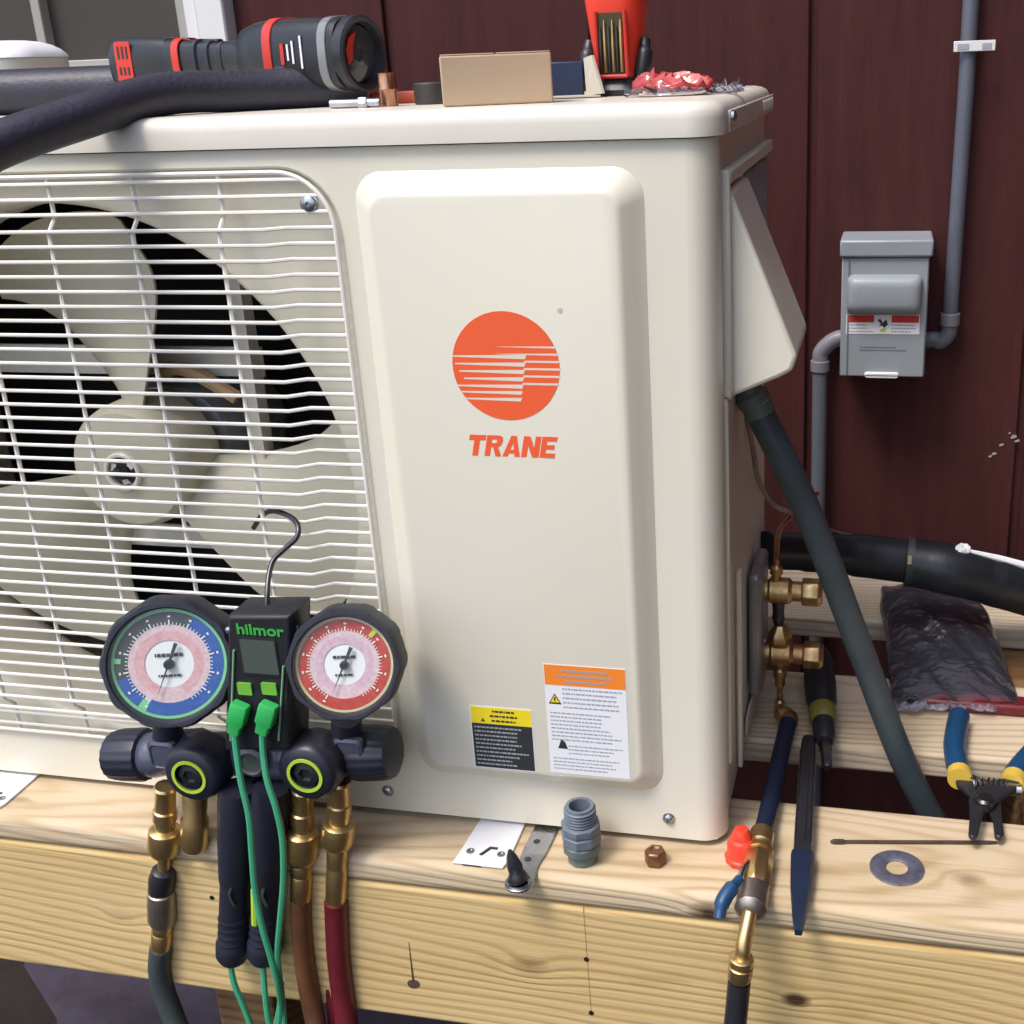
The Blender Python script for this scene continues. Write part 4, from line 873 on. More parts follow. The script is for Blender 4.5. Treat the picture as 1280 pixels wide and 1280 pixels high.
plate([(1191,972),(1208,970),(1222,976),(1244,990),(1250,1004),(1251,1022),(1255,1048),(1250,1053),(1243,1050),(1241,1030),(1233,1014),(1222,1008),(1208,996),(1196,986)], BT+.006, .0052).build('jaw_half', DBLACK, ws, bevel=.0016)
plate([(1276,981),(1260,977),(1244,980),(1222,990),(1211,1004),(1212,1022),(1210,1048),(1215,1053),(1222,1050),(1226,1030),(1231,1016),(1244,1008),(1258,998),(1270,992)], BT+.0114, .0050).build('jaw_half', DBLACK, ws, bevel=.0016)
c = T(1231,1000,BT+.018); q = MB(); q.lathe(c,(0,0,1),[(.008,-.006),(.008,.001),(.006,.003),(.003,.003)],16); q.build('pivot', DSTEEL, ws)
q = MB(); sp_ = []; a_, b2 = T(1214,982), T(1262,986); 
for i in range(60): t = i/59; c = a_.lerp(b2,t); sp_.append(c+Vector((0,math.cos(t*14*PI)*.004,math.sin(t*14*PI)*.004+.004)))
q.tube(sp_, .0008, 5); q.build('spring', STEEL, ws)
a_ = T(1272,987); q = MB(); q.tube([a_-Vector((.012,0,0)),a_+Vector((.003,0,0))], .0048, 12); q.build('bolt', STEEL, ws)
# nut driver standing with its black grip up
nd = thing('nut_driver', 'screwdriver with fat black grip and olive collar leaning beside the brass valves', 'screwdriver', at(1033,960,y=.22))
pa, pb2 = at(1022,816,y=.285), at(1034,960,z=BT+.010); ax_ = (pb2-pa).normalized(); Ln = (pb2-pa).length
q = MB(); q.lathe(pa, ax_, [(.005,0),(.0120,.003*Ln/.13),(.0142,.10*Ln),(.0146,.30*Ln),(.0140,.46*Ln),(.0120,.52*Ln)], 20, ripple=lambda a,i: 1+(.05*math.cos(6*a) if 1<=i<=4 else 0)); q.build('grip', DBLACK, nd)
q = MB(); q.lathe(pa+ax_*.521*Ln, ax_, [(.0118,0),(.0132,.01*Ln),(.0128,.10*Ln),(.0108,.12*Ln)], 18); q.build('collar', OLIVE, nd)
q = MB(); q.lathe(pa+ax_*.642*Ln, ax_, [(.0105,0),(.0100,.12*Ln),(.0072,.16*Ln)], 18); q.build('neck', DBLACK, nd)
q = MB(); q.lathe(pa+ax_*.80*Ln, ax_, [(.0052,0),(.0056,.06*Ln),(.0048,.07*Ln),(.0048,.18*Ln),(.003,.20*Ln)], 6); q.build('shank', DSTEEL, nd)
# flat file / scraper lying across boards
ff = thing('flat_file', 'long narrow black file with dark blue tapered end lying across the boards', 'file', at(1003,1050,z=BT))
fa, fb2 = at(1011,922,z=BT+.012), at(998,1166,z=BT+.0065); ax_ = (fb2-fa); Lf = ax_.length; FMx = frame(fa, ax_, (1,0,0))
def slab(mb, prof, th):   # prof: (distance along, half width, thickness)
    Ls2 = [[(w*.76*cx2, hh*th2/2, d*Lf) for cx2,th2 in ((-1,-.6),(-.8,-1),(.8,-1),(1,-.6),(1,.6),(.8,1),(-.8,1),(-1,.6))] for d,w,hh in prof]
    mb.loops(Ls2, cap0=True, cap1=True)
q = MB(FMx); slab(q, [(0,.004,.006),(.015,.0072,.008),(.06,.0085,.009),(.30,.0088,.009),(.6,.0090,.009),(.655,.0095,.010)],0); q.build('file_body', DBLACK, ff, angle=30)
q = MB(FMx); slab(q, [(.655,.0112,.011),(.68,.0118,.012),(.80,.0105,.0115),(.93,.0068,.009),(1.0,.0035,.005)],0); q.build('tapered_end', NAVY, ff, angle=30)
q = MB(FMx)
for s_ in (-1,1): q.box((s_*.0068,-.0006,.36*Lf),(.0009,.0100,.52*Lf))
q.build('edge_strip', STEEL, ff, bevel=.0003)
q = MB(FMx); q.box((0,-.0050,.36*Lf),(.003,.0012,.5*Lf)); q.box((0,.0050,.36*Lf),(.003,.0012,.5*Lf)); q.build('groove_rib', DBLACK, ff)
# charging hose with ball valve
hv = thing('charging_hose', 'black charging hose with brass ball valve and blue lever at the right', 'hose', at(940,1110,z=BT))
HZc = BT+.010
hp = [at(986,902,z=BT+.014), at(979,930,z=BT+.012), at(969,975,z=HZc), at(958,1025,z=HZc), at(953,1042,z=BT+.013)]
q = MB(); q.tube(cr(hp,6), .0078, 14); q.build('hose_jacket', NAVY, hv)
d_ = (hp[0]-hp[1]).normalized(); q = MB(); q.lathe(hp[0]-d_*.002, d_, [(.0086,0),(.0086,.006),(.0070,.008),(.0070,.012)], 12); q.tube(cr([hp[0]+d_*.008, hp[0]+d_*.014+Vector((-.004,0,0)), hp[0]+d_*.012+Vector((-.012,-.004,0))],4), .0060, 10); q.build('hose_end', BRASS, hv)
h0, h1 = at(953,1040,z=BT+.013), at(936,1150,y=-.086); d_ = (h1-h0).normalized(); Lh = (h1-h0).length
FL = Lh/.0800
q = MB(); q.lathe(h0, d_, [(r_,t*FL) for r_,t in [(.0085,0),(.0098,.001),(.0098,.013),(.0080,.014),(.0080,.017),(.0112,.018),(.0112,.022),(.0090,.0225)]], 16); q.build('ferrule', BRASS, hv)
q = MB(); q.lathe(h0+d_*.0227*FL, d_, [(r_,t*FL) for r_,t in [(.0100,0),(.0122,.003),(.0122,.027),(.0105,.030)]], 8); vb = q.build('valve_body', BRASS, hv, bevel=.0008)
q = MB(); q.lathe(h0+d_*.0529*FL, d_, [(r_,t*FL) for r_,t in [(.0105,0),(.0120,.001),(.0120,.018),(.0095,.020),(.0060,.022)]], 20, ripple=lambda a,i: 1+.025*math.cos(10*a)); q.build('swivel_nut', NICKEL, hv)
q0 = h0+d_*.034*FL; q = MB(); lv = [at(930,1085,z=BT+.020), at(925,1098,z=BT+.021), at(913,1112,z=BT+.019), at(903,1128,z=BT+.014), at(899,1148,z=BT+.006)]
q.tube(cr([q0+Vector((-.004,0,.006)), lv[0], lv[1]],4), .0026, 8); q.build('lever_stem', STEEL, vb)
q = MB(); q.tube(cr(lv[1:],5), [.0036]*4+[.0058]*8+[.0046]*4, 10); q.build('lever', BLUE, vb)
e0 = h0+d_*.0735*FL; hy = -.096
dn = [e0, at(930,1178,y=-.093), at(928,1196,y=hy), at(924,1220,y=hy-.002)]
q = MB(); q.tube(cr(dn,5), .0056, 12); q.build('tail_pipe', BRASS, hv)
f0, f1 = at(927,1196,y=hy-.001), at(924,1228,y=hy-.002); d2 = (f1-f0).normalized(); q = MB(); q.lathe(f0, d2, [(.0075,0),(.0092,.001),(.0092,.006),(.0080,.007),(.0095,.008),(.0088,.019),(.0080,.020)], 16); q.build('crimp', BRASS, hv)
q = MB(); q.tube(cr([f1-d2*.001, at(920,1270,y=hy-.004), at(914,1330,y=hy-.008), at(905,1480,y=hy-.01)],5), .0086, 14); q.build('hanging_jacket', DBLACK, hv)
# loose small parts
p = at(927,1075,z=BT); q = MB(); q.lathe((p.x,p.y,BT+.0003),(0,0,1),[(.0118,0),(.0132,.0015),(.0132,.0045),(.0116,.0055),(.0114,.015),(.0098,.0195),(.0076,.0208),(.0074,.025),(.0054,.029),(.0018,.0300)],24,ripple=lambda a,i: 1+(.03*math.cos(12*a) if i in (1,2) else 0))
tag(q.build('protective_plug', BRED), 'bright red plastic cap standing on the front board beside the hose', 'cap')
p = at(1121,1086,z=BT); q = MB(); q.lathe((p.x,p.y,BT+.0002),(0,0,1),[(.0085,0),(.0205,0),(.0210,.0004),(.0208,.0014),(.0195,.0017),(.0095,.0017),(.0085,.0012),(.0085,0)],48,caps=False)
tag(q.build('flat_washer', mat('worn_zinc',(.46,.47,.60),.42,.82,var=.6,vscale=90,rvar=.15,col2=(.13,.13,.20))), 'large flat steel washer lying on the front board', 'washer')
a, b_ = at(1038,1052,z=BT+.0018), at(1246,1053,z=BT+.0018); dd = (b_-a); q = MB(); q.tube([a,a+dd*.02,a+dd*.025,a+dd*.08,a+dd*.085,a+dd*.96,b_],[.0009,.0022,.0022,.0022,.0015,.0015,.0008],8)
tag(q.build('long_bit', mat('rusty_steel',(.16,.11,.09),.45,.8,var=.5,vscale=80)), 'thin long steel bit lying on the front board above the washer', 'drill bit')
p = at(819,1080,z=BT); q = MB(); q.lathe((p.x,p.y+.002,BT+.0003),(0,0,1),[(.0085,0),(.0090,.001),(.0090,.009),(.0080,.0115),(.0050,.0122),(.0046,.0105)],6)
tag(q.build('flare_cap', mat('dull_copper',(.30,.16,.09),.42,.85,var=.5,vscale=90), bevel=.001), 'small copper brown hex cap on the board under the unit corner', 'cap')
p = at(727,1078,z=BT); k2 = 1.0
cn = thing('conduit_connector', 'grey plastic threaded conduit connector standing on the front board', 'pipe fitting', (p.x,p.y,BT))
cxn, cyn = p.x, p.y+.004; Cn = lambda z_: (cxn,cyn,z_)
thr = [(.0105,0),(.0120,.001)]
q = MB(); q.lathe((cxn,cyn,BT+.0003),(0,0,1),[(.0110,0),(.0120,.0008),(.0120,.009),(.0150,.0105),(.0152,.0125),(.0152,.0165),(.0140,.018)],20,ripple=lambda a,i: 1+.02*math.cos(10*a)); q.build('lock_nut', GREENN, cn)
q = MB(); q.lathe((cxn,cyn,BT+.0184),(0,0,1),[(.0152,0),(.0162,.001),(.0162,.008),(.0152,.009),(.0152,.010),(.0160,.011),(.0160,.0165),(.0140,.0175)],8); q.build('hex_body', CONN, cn, bevel=.0006)
tp = [(.0115,0)]
for i in range(5): tp += [(.0128,.0010+.0026*i),(.0128,.0018+.0026*i),(.0114,.0026+.0026*i)]
tp += [(.0112,.0150),(.0085,.0150),(.0085,.004)]
q = MB(); q.lathe((cxn,cyn,BT+.0360),(0,0,1),tp,28,caps=False); q.build('threaded_end', CONN, cn)
# steel strap with the black driver bit on it
stp = thing('steel_strap', 'bent galvanised strap with round end lying on the front board', 'bracket', at(665,1070,z=BT))
a, b_ = at(684,1033,z=BT+.002), at(649,1103,z=BT+.002); d_ = (b_-a).normalized(); s_ = Vector((d_.y,-d_.x,0)); L_ = (b_-a).length
SM = Matrix(((s_.x,d_.x,0,a.x),(s_.y,d_.y,0,a.y),(0,0,1,BT+.0004),(0,0,0,1)))
pol = [(-.010,-.01),(.010,-.01),(.010,L_*.45),(.0085,L_*.7)]+[(.0115*math.cos(t), L_+.0115*math.sin(t)) for t in [math.radians(q_) for q_ in range(-20,201,20)]]+[(-.0085,L_*.7),(-.010,L_*.45)]
q = MB(SM); q.prism(pol, ID, .0022); q.build('strap_plate', STEEL, stp, bevel=.0006)
for dd in (.30,.62): q = MB(SM); q.lathe((.002,L_*dd,.0022),(0,0,1),[(.0030,0),(.0029,.0003),(.001,.0003)],12); q.build('hole', INK, stp, smooth=False)
q = MB(SM); q.lathe((0,L_,.0023),(0,0,1),[(.0088,0),(.0098,0),(.0098,.0012),(.0088,.0012)],24,caps=False); q.build('rolled_rim', STEEL, stp)
bt0 = SM @ Vector((0,L_,.003)); bt1 = at(637,1062,y=bt0.y+.004); d_ = (bt1-bt0)
q = MB(); q.lathe(bt0, d_, [(.0075,0),(.0080,.002),(.0070,.006),(.0058,.008),(.0062,.013),(.0040,d_.length*.80),(.0012,d_.length)], 12, ripple=lambda a,i: 1+(.10*math.cos(4*a) if i>=4 else 0))
tag(q.build('driver_bit', DBLACK), 'black tapered driver bit standing on the round end of the steel strap', 'driver bit')

# ================================================================== MANIFOLD GAUGE SET
GY = -.075                                      # plane of the dials
mg = thing('manifold_gauges', 'refrigerant manifold with two round dial gauges hanging on the wire grille', 'gauge set', at(318,945,y=-.045))
K = lambda px_, py_, y=GY: at(px_, py_, y=y)
def ring_faces(mb, c, r0, r1, a0, a1, y_, mi=0, n=48, th=.0003):
    m_ = max(3,int(n*abs(a1-a0)/360)); A = [math.radians(a0+(a1-a0)*i/m_) for i in range(m_+1)]
    V = [(c.x+r_*math.cos(a), y_, c.z+r_*math.sin(a)) for r_ in (r0,r1) for a in A]+[(c.x+r_*math.cos(a), y_+th, c.z+r_*math.sin(a)) for r_ in (r0,r1) for a in A]
    n_ = m_+1; F = [(i,i+1,n_+i+1,n_+i) for i in range(m_)]+[(2*n_+i,3*n_+i,3*n_+i+1,2*n_+i+1) for i in range(m_)]
    mb.add(V, F, mi)
def gauge(px_, py_, rpx, ring_m, lab, tilt, blue):
    c = K(px_, py_); R_ = rpx*((K(px_+40,py_)-K(px_-40,py_)).length/80)
    to_cam = (CAM-c).normalized(); axis = (Vector((0,-1,0))*.42+to_cam*.58).normalized()
    G = Matrix.Translation(c) @ Vector((0,-1,0)).rotation_difference(axis).to_matrix().to_4x4() @ Matrix.Translation(-c)
    go_ = MB(G)
    pr = [(R_*.55,-.024),(R_*.90,-.022),(R_*.985,-.016),(R_*1.0,-.010),(R_*1.0,.006),(R_*.985,.012),(R_*.94,.0165),(R_*.885,.0165),(R_*.850,.013),(R_*.842,.009)]
    rip = lambda a,i: 1+(.030*max(0,math.cos(10*a+.4))**.5-.010 if 1<=i<=6 else 0)
    go_.lathe((c.x,GY,c.z),(0,-1,0),pr,120,ripple=rip,caps=False); o = go_.build('gauge', BOOT, mg, angle=32, label=lab)
    q = MB(G); q.lathe((c.x,GY,c.z),(0,-1,0),[(R_*.55,-.0245),(R_*.3,-.025)],32); q.build('gauge_back', BODY, o)
    yD = GY-.0105
    q = MB(G); q.lathe((c.x,yD+.0025,c.z),(0,-1,0),[(R_*.845,0),(R_*.845,.002)],64); q.build('dial', DIALW, o, smooth=False)
    q = MB(G); ring_faces(q, c, R_*.800,R_*.842,0,360,yD-.0001,0,72); 
    q.build('dial_rim', DIALG if blue else mat('rim_cream',(.55,.50,.30),.5), o, smooth=False)
    q = MB(G)
    if blue:
        ring_faces(q,c,R_*.60,R_*.795,-118,62,yD-.0001,0); ring_faces(q,c,R_*.60,R_*.795,62,196,yD-.0001,1); ring_faces(q,c,R_*.60,R_*.795,196,232,yD-.0001,0); ring_faces(q,c,R_*.64,R_*.795,232,242,yD-.0001,2)
        q.build('pressure_band', [DIALB,DIALK,DIALG], o, smooth=False)
        q = MB(G); ring_faces(q,c,R_*.70,R_*.80,171,177,yD-.0006,0); q.build('set_mark', DIALG, o, smooth=False)
    else:
        ring_faces(q,c,R_*.60,R_*.795,0,360,yD-.0001,0,72); q.build('pressure_band', [DIALR], o, smooth=False)
        q = MB(G); ring_faces(q,c,R_*.66,R_*.80,44,50,yD-.0006,0); q.build('set_mark', LIME, o, smooth=False)
    q = MB(G); ring_faces(q,c,R_*.50,R_*.598,0,360,yD-.0001,1,72); ring_faces(q,c,R_*.36,R_*.498,-65,250,yD-.0001,0,72); ring_faces(q,c,R_*.36,R_*.498,250,295,yD-.0001,1,72)
    q.build('scale_band', [DIALP if blue else DIALL, mat('dial_offwhite',(.66,.58,.60),.5,var=.5,vscale=330,col2=(.60,.36,.38))], o, smooth=False)
    q = MB(G)
    for k in range(60):
        a = math.radians(240-300*k/59); l_ = .075 if k%5==0 else .04; w_ = .0030*R_*8
        r1_ = R_*.60; d = Vector((math.cos(a),0,math.sin(a))); t = Vector((-d.z,0,d.x)); w2 = .0005 if k%5==0 else .0003
        b = Vector((c.x,yD-.0006,c.z)); q.add([b+d*r1_-t*w2,b+d*r1_+t*w2,b+d*(r1_+R_*l_)+t*w2,b+d*(r1_+R_*l_)-t*w2],[(0,1,2,3)])
        if k%5==0:
            for rr in (.71,): q.add([b+d*R_*rr-t*.0010,b+d*R_*rr+t*.0010,b+d*R_*(rr+.028)+t*.0010,b+d*R_*(rr+.028)-t*.0010],[(0,1,2,3)])
    q.build('tick', DIALW, o, smooth=False, kind='stuff')
    q = MB(G); M_ = FACE((c.x,yD-.0003,c.z)); text_lines(q,-R_*.21,R_*.21,R_*.10,R_*.17,1,.75,M_,.1,True); text_lines(q,-R_*.17,R_*.17,-R_*.21,-R_*.15,1,.6,M_,.1,True); q.build('dial_print', INK, o, smooth=False, kind='stuff')
    a = math.radians(tilt); d = Vector((math.cos(a),0,math.sin(a))); t = Vector((-d.z,0,d.x)); b = Vector((c.x,yD-.0030,c.z)); q = MB(G)
    NL = [b-d*R_*.33-t*.0013,b-d*R_*.33+t*.0013,b-d*R_*.10+t*.0008,b+d*R_*.46,b-d*R_*.10-t*.0008]
    NL = [(b-d*R_*.34+t*.0014),(b-d*R_*.34-t*.0014),(b-t*.0008),(b+d*R_*.50),(b+t*.0008)]
    q.add(NL+[v_+Vector((0,.0006,0)) for v_ in NL],[(0,1,2,3,4),(9,8,7,6,5)]+[(i,(i+1)%5,(i+1)%5+5,i+5) for i in range(5)])
    q.lathe((c.x,yD-.0001,c.z),(0,-1,0),[(R_*.075,0),(R_*.075,.003),(R_*.055,.005),(R_*.02,.005)],18); q.build('needle', INK, o)
    q = MB(G); q.lathe((c.x,GY-.0148,c.z),(0,-1,0),[(R_*.862,0),(R_*.862,.0006)],64); q.build('glass', GLASS, o, smooth=False)
    return c, R_
gl, RL = gauge(216,826,72,DIALB,'left gauge with blue band','248' and 249,True)
gr_, RR = gauge(434,827,65,DIALR,'right gauge with red band',247,False)
# body block
BY = -.045
bl0, br0 = K(184,943,BY), K(447,941,BY); zb = (bl0.z+br0.z)/2; zs = (br0.z-bl0.z)
bc = lambda t: bl0.lerp(br0,t)
dirb = (br0-bl0).normalized()
q = MB(); q.lathe(bl0, dirb, [(.016,0),(.0185,.002),(.0190,.010),(.0165,.024),(.0205,.034),(.0215,.05),(.0180,.058),(.0175,.09),(.0180,.115),(.0215,.123),(.0205,.139),(.0165,.150),(.0190,.165),(.0185,(br0-bl0).length-.002),(.016,(br0-bl0).length)], 20); mbd = q.build('manifold_body', BODY, mg, angle=50)
for t, px_, py_ in ((.2,203,945),(.8,436,942)):
    p = K(px_,py_,BY-.018); q = MB(); q.loops([[(p.x+x,BY-.0175+y_,p.z+z_) for x,z_ in rrect(-.012+i2,.012-i2,-.013+i2,.013-i2,.004,4)] for i2,y_ in ((0,.004),(0,-.001),(.0025,-.0022),(.003,-.0012))], cap1=True); q.build('cast_boss', BODY, mbd, angle=40)
for a_, e_ in ((K(187,943,BY),-1),(K(443,941,BY),1)):
    d = dirb*e_; q = MB(); kr = .0218
    q.lathe(a_, d, [(kr*.80,0),(kr*.98,.002),(kr,.006),(kr*.97,.026),(kr*.90,.0335),(kr*.70,.0355)], 72, ripple=lambda a,i: 1+(.022*(1 if math.cos(18*a)>.2 else -.5) if 1<=i<=4 else 0)); q.build('knob', KNOB, mg, angle=50)
for px_, py_ in ((235,973),(380,971)):
    p = K(px_,py_,-.085); o_ = Vector((p.x,-.052,p.z))
    q = MB(); q.lathe(o_,(0,-1,0),[(.0235,0),(.0255,.006),(.0255,.022),(.0235,.028),(.0205,.031),(.0130,.0315),(.0120,.027)],32); po = q.build('valve_port', KNOB, mg, angle=50)
    q = MB(); q.lathe((p.x,-.0832,p.z),(0,-1,0),[(.0122,0),(.0148,0),(.0148,.0012),(.0122,.0012)],36,caps=False); q.build('yellow_ring', LIME, po)
    q = MB(); q.lathe((p.x,-.0795,p.z),(0,-1,0),[(.0112,0),(.0112,.002),(.006,.0035),(.005,.001)],6); q.build('core', DBLACK, po)
# sight glass
p = K(317,950,-.066); q = MB(); q.lathe((p.x,-.060,p.z),(0,-1,0),[(.0130,0),(.0130,.010),(.0100,.012),(.0085,.0115),(.0080,.009)],28); so = q.build('sight_glass_rim', MOTOR, mg)
q = MB(); q.lathe((p.x,-.069,p.z),(0,-1,0),[(.0080,0),(.0080,.0012)],24); q.build('sight_glass', LCD, so)
# stems under the gauges
for px_, y0_, y1_ in ((210,897,925),(433,897,925)):
    a_, b2 = K(px_,y0_,-.055), K(px_,y1_,-.050); q = MB(); q.tube([a_,b2],[.0115,.0125],14); q.build('gauge_stem', BOOT, mg)
# display module
dc = [K(288,766,-.078), K(366,766,-.078), K(365,936,-.078), K(283,936,-.078)]
dm = MB(); yF = -.082; ptf = [(p.x,p.z) for p in dc]; cxd = sum(p[0] for p in ptf)/4; czd = sum(p[1] for p in ptf)/4
def ins2(k_): return [(cxd+(x-cxd)*(1-k_), czd+(z_-czd)*(1-k_*.5)) for x,z_ in ptf]
dm.loops([[(x,y_,z_) for x,z_ in ins2(k_)] for y_,k_ in ((-.048,.05),(-.050,0),(yF+.003,0),(yF,.07))], cap0=True, cap1=True); do = dm.build('display_module', DBLACK, mg, bevel=.0018)
yL = yF-.0003
def quad(px0,py0,px1,py1,name,m,y_=None,th=.0005,r=.001):
    a_, b2 = K(px0,py0,yF), K(px1,py1,yF); q = MB(); q.prism(rrect(a_.x,b2.x,b2.z,a_.z,r,3), FACE((0,(yL if y_ is None else y_),0)), th); return q.build(name, m, do, smooth=False)
quad(297,795,352,846,'screen_bezel',BLACK,None,.0004)
quad(300,798,350,843,'screen',LCD,yL-.0006,.0004)
quad(297,852,317,868,'button',mat('button_green',(.16,.42,.05),.4),None,.0016)
quad(327,852,348,868,'button',mat('button_green',(.16,.42,.05),.4),None,.0016)
a_, b2 = K(325,788,yF), K(355,788,yF)
tb2 = text_mb('hilmor', .0118, FACE((a_.x,yL-.0003,a_.z)), .0002, .0003, 0, 1.22); tb2.build('logo_text', mat('logo_green',(.05,.36,.06),.4), do, smooth=False)
for px_ in (293,355):
    a_, b2 = K(px_,812 if px_<300 else 832,yF), K(px_-4 if px_<300 else px_-6,925,yF); q = MB(); q.tube([a_+Vector((0,-.0008,0)),b2+Vector((0,-.0008,0))],.0009,6); q.build('trim_line', mat('pale_green',(.20,.40,.22),.4), do)
for px_,py_ in ((287,787),(369,784)):
    p = K(px_,py_,-.070); q = MB(); q.lathe((p.x,-.070,p.z),(0,-1,0),[(.0030,0),(.0028,.002),(.0014,.003)],12); q.build('screw', STEEL, do)
# hanging hook through the grille
hk = [K(333,768,-.066),K(334,745,-.060),K(336,720,-.050),K(342,700,-.040),K(356,686,-.034),K(370,673,-.030),K(373,660,-.025),K(367,649,-.018),K(352,641,-.0095),K(338,639,-.004),K(326,646,.000),K(317,660,.002)]
q = MB(); q.tube(cr(hk,6), .0021, 10); q.build('hook', DSTEEL, mg)
# brass ports and hose ends
def fitting(prof, px0, py0, px1, py1, y_, m, name, n=16, rip=None, par=mg):
    a_, b2 = K(px0,py0,y_), K(px1,py1,y_); d = (b2-a_); q = MB(); q.lathe(a_, d, [(r_,t*d.length) for r_,t in prof], n, ripple=rip); return q.build(name, m, par, angle=40)
YF = -.060
knurl = lambda a,i: 1+.03*math.cos(18*a)
P1 = [(.0085,0),(.0095,.05),(.0085,.10),(.0085,.55),(.0098,.58),(.0098,.80),(.0085,.83),(.0085,1)]
fitting(P1, 207,982,206,1034, YF, BRASS, 'hose_port'); fitting([(.0085,0),(.0100,.05),(.0095,.45),(.0112,.50),(.0112,.88),(.0095,.97),(.0060,1),(.005,.9)], 244,985,243,1062, YF, BRASS, 'blank_port', 20, knurl)
fitting(P1, 379,985,378,1036, YF, BRASS, 'hose_port'); fitting(P1, 425,975,424,1026, YF, BRASS, 'hose_port')

def hose(name, lab, px0, segs, hpts, hm, r_, extra=()):
    t_ = thing(name, lab, 'hose', K(px0[0],px0[1],YF), 'service hoses hanging from the manifold')
    for prof, a_, b2, m, nm, n, rp2 in segs: fitting(prof, *a_, *b2, YF, m, nm, n, rp2, t_)
    q = MB(); q.tube(cr([K(x,y,yy) for x,y,yy in hpts],6), r_, 14); q.build('hose_jacket', hm, t_); return t_
NUT = [(.0085,0),(.0125,.10),(.0130,.2),(.0130,.75),(.0110,.92),(.0080,1)]
CRIMP = [(.0080,0),(.0088,.03),(.0088,.30),(.0082,.33),(.0088,.36),(.0088,.97),(.0080,1)]
hose('service_hose', 'grey green hose with black shutoff on the left manifold port', (206,1080),
     [(NUT,(206,1034),(205,1068),BRASS,'swivel_nut',18,knurl),([(.0052,0),(.0052,1)],(205,1067),(205,1086),BRASS,'neck',12,None),
      ([(.006,0),(.0098,.08),(.0115,.4),(.0105,.8),(.0085,1)],(205,1085),(200,1120),DBLACK,'shutoff',14,None),
      ([(.0085,0),(.0112,.06),(.0118,.3),(.0118,.85),(.0095,1)],(202,1112),(203,1154),NICKEL,'shutoff_nut',18,knurl),
      (CRIMP,(203,1152),(201,1188),BRASS,'crimp',16,None)],
     [(201,1184,YF),(199,1210,YF),(205,1240,YF),(218,1275,YF-.002),(235,1330,YF-.01),(250,1480,YF-.02)], KHOSE, .0096)
hose('service_hose', 'brown hose on the middle right manifold port', (378,1100),
     [(NUT,(378,1036),(377,1078),BRASS,'swivel_nut',18,knurl),(CRIMP,(377,1076),(376,1124),BRASS,'crimp',16,None)],
     [(376,1120,YF),(376,1150,YF),(379,1190,YF),(386,1235,YF),(396,1285,YF-.004),(410,1350,YF-.01),(420,1480,YF-.02)], BHOSE, .0088)
hose('service_hose', 'dark red hose on the far right manifold port', (424,1100),
     [(NUT,(424,1026),(422,1058),BRASS,'swivel_nut',18,knurl),(CRIMP,(422,1056),(420,1130),BRASS,'crimp',16,None)],
     [(420,1126,YF),(421,1155,YF),(423,1195,YF),(428,1240,YF),(434,1285,YF-.004),(440,1350,YF-.01),(446,1480,YF-.02)], RHOSE, .0098)
h2 = MB(); h2.tube(cr([K(409,1115,YF+.012),K(409,1150,YF+.012),K(411,1200,YF+.012),K(414,1240,YF+.010),K(419,1285,YF+.008),K(428,1480,YF+.004)],6), .0062, 12)
tag(h2.build('service_hose', RHOSE), 'thinner dark red hose just behind the dark red hose of the right port', 'hose', 'service hoses hanging from the manifold')
# pipe clamp probes: two pairs of black grips hung behind the display
def clamp(top, bot, lab, lx):
    cpt = thing('pipe_clamp', lab, 'clamp', K(top[0],1090,-.068), 'black pipe clamps hanging under the display')
    A = [K(top[0]+ (bot[0]-top[0])*t, top[1]+(bot[1]-top[1])*t, -.070) for t in (0,.08,.30,.52,.56,.75,.88,.90,.97,1.0)]
    Rr = [.0135,.0148,.0145,.0130,.0118,.0122,.0124,.0142,.0142,.0112]
    q = MB(); q.tube(A, Rr, 18); q.build('grip', NAVY if 0 else KNOB, cpt, angle=50)
    B = [p+Vector((.0,.022,.0)) for p in A]; q = MB(); q.tube(B[:-2], [r_*.75 for r_ in Rr[:-2]], 12); q.build('rear_grip', DBLACK, cpt)
    for k in range(4):
        p = A[5].lerp(A[6],k/3); q = MB(); q.tube([p+Vector((0,0,.0012)),p-Vector((0,0,.0012))], .0130, 18); q.build('grip_rib', KNOB, cpt)
    p = A[3].lerp(A[4],.5)+Vector((lx,-.0112,-.006)); q = MB(); q.tube(cr([p+Vector((0,-.0008,.008)),p+Vector((-.0022,-.0016,0)),p+Vector((0,-.0008,-.010))],4), .0013, 6); q.build('spring_wire', STEEL, cpt)
clamp((296,985),(291,1198),'left black pipe clamp hanging below the display',.004); clamp((338,985),(330,1198),'right black pipe clamp hanging below the display',.004)
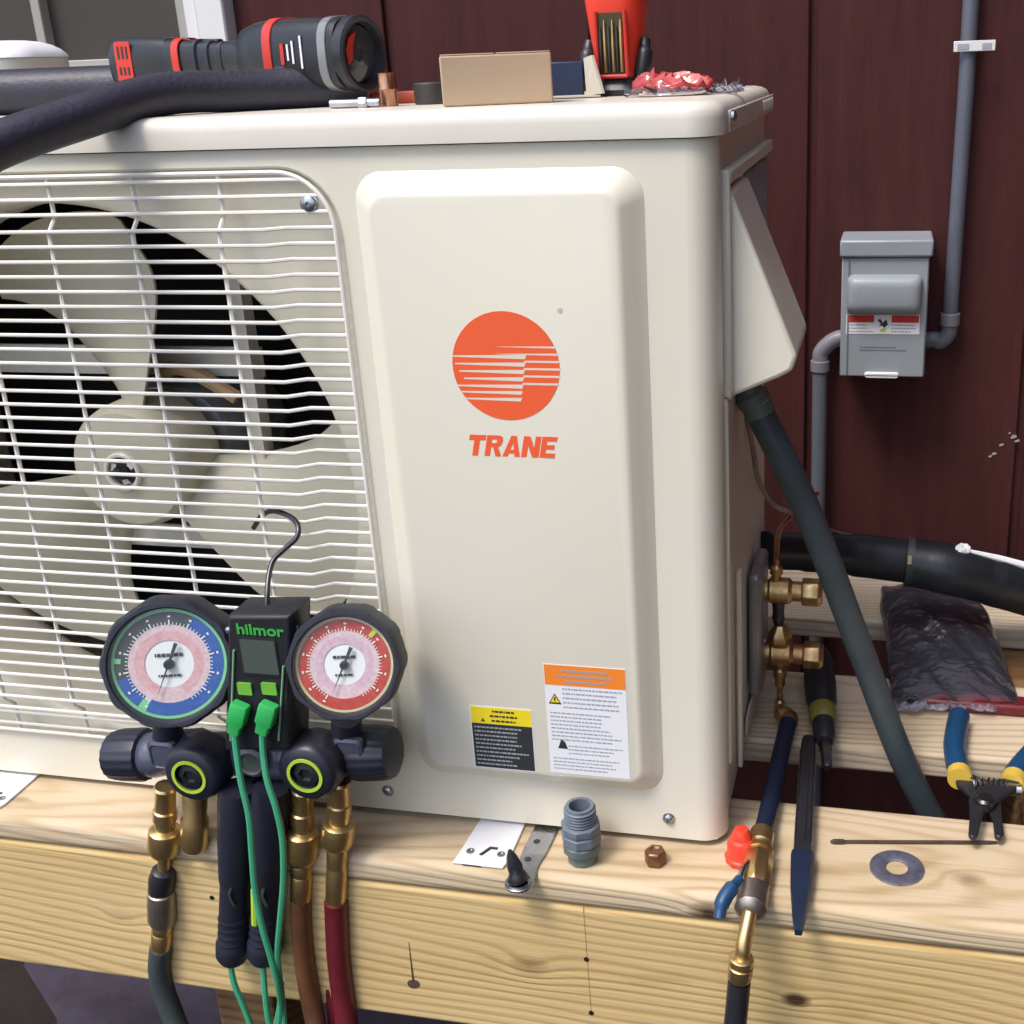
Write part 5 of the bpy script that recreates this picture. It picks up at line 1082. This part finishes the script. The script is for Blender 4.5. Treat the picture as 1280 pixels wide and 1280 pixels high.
def cable(name, lab, pts, plug=None):
    t_ = thing(name, lab, 'cable', K(pts[0][0],pts[0][1],pts[0][2]), 'green sensor cables')
    q = MB(); q.tube(cr([K(*p) for p in pts],6), .0026, 8); q.build('cable_jacket', GCABLE, t_)
    if plug:
        (x0_,y0_),(x1_,y1_) = plug; a_, b2 = K(x0_,y0_,-.0885), K(x1_,y1_,-.0885); d = b2-a_; M_ = frame(a_, d, (1,0,0))
        q = MB(M_); L_ = d.length; q.loops([[(x,y,z_*L_) for x,y in rrect(-w_,w_,-h_,h_,.0015,3)] for z_,w_,h_ in ((0,.0062,.0035),(.06,.0070,.0042),(.62,.0072,.0045),(.70,.0055,.0040),(.98,.0050,.0038),(1,.0040,.003))], cap0=True, cap1=True)
        o = q.build('plug', GREEN, t_, angle=40)
        for k in range(3): q = MB(M_); q.box((0,-.0046,(.22+.13*k)*L_),(.0085,.0010,.0016)); q.build('plug_rib', GREEN, o)
YC = -.0905
cable('sensor_cable', 'green cable from the left plug crossing in front of the clamps', [(293,913,-.0885),(295,935,YC),(301,975,YC-.004),(311,1020,YC-.006),(315,1070,YC-.006),(319,1115,YC-.006),(328,1160,YC-.007),(338,1195,YC-.006),(347,1230,YC-.003),(351,1262,-.085),(346,1300,-.082),(338,1380,-.08)], ((301,880),(293,916)))
cable('sensor_cable', 'green cable from the right plug running down the right clamp', [(328,913,-.0885),(329,940,YC),(334,975,YC-.004),(345,1010,YC-.006),(353,1050,YC-.006),(354,1100,YC-.006),(350,1150,YC-.006),(347,1195,YC-.004),(352,1240,-.085),(356,1290,-.082),(357,1380,-.08)], ((337,880),(328,916)))
cable('sensor_cable', 'green cable coming out under the left clamp tip', [(286,1190,-.070),(288,1206,-.070),(293,1230,-.072),(306,1262,-.072),(318,1300,-.072),(330,1380,-.07)])
cable('sensor_cable', 'green cable coming out under the right clamp tip', [(328,1190,-.070),(329,1208,-.070),(331,1238,-.072),(335,1272,-.074),(341,1290,-.074),(349,1262,-.076),(352,1225,-.078)])
q = MB(); q.tube([K(318,1112,YC-.004),K(319,1155,YC-.0035)],.0030,8); tag(q.build('cable_flag', LIME), 'yellow green tag on the cable between the two clamps', 'cable tag')
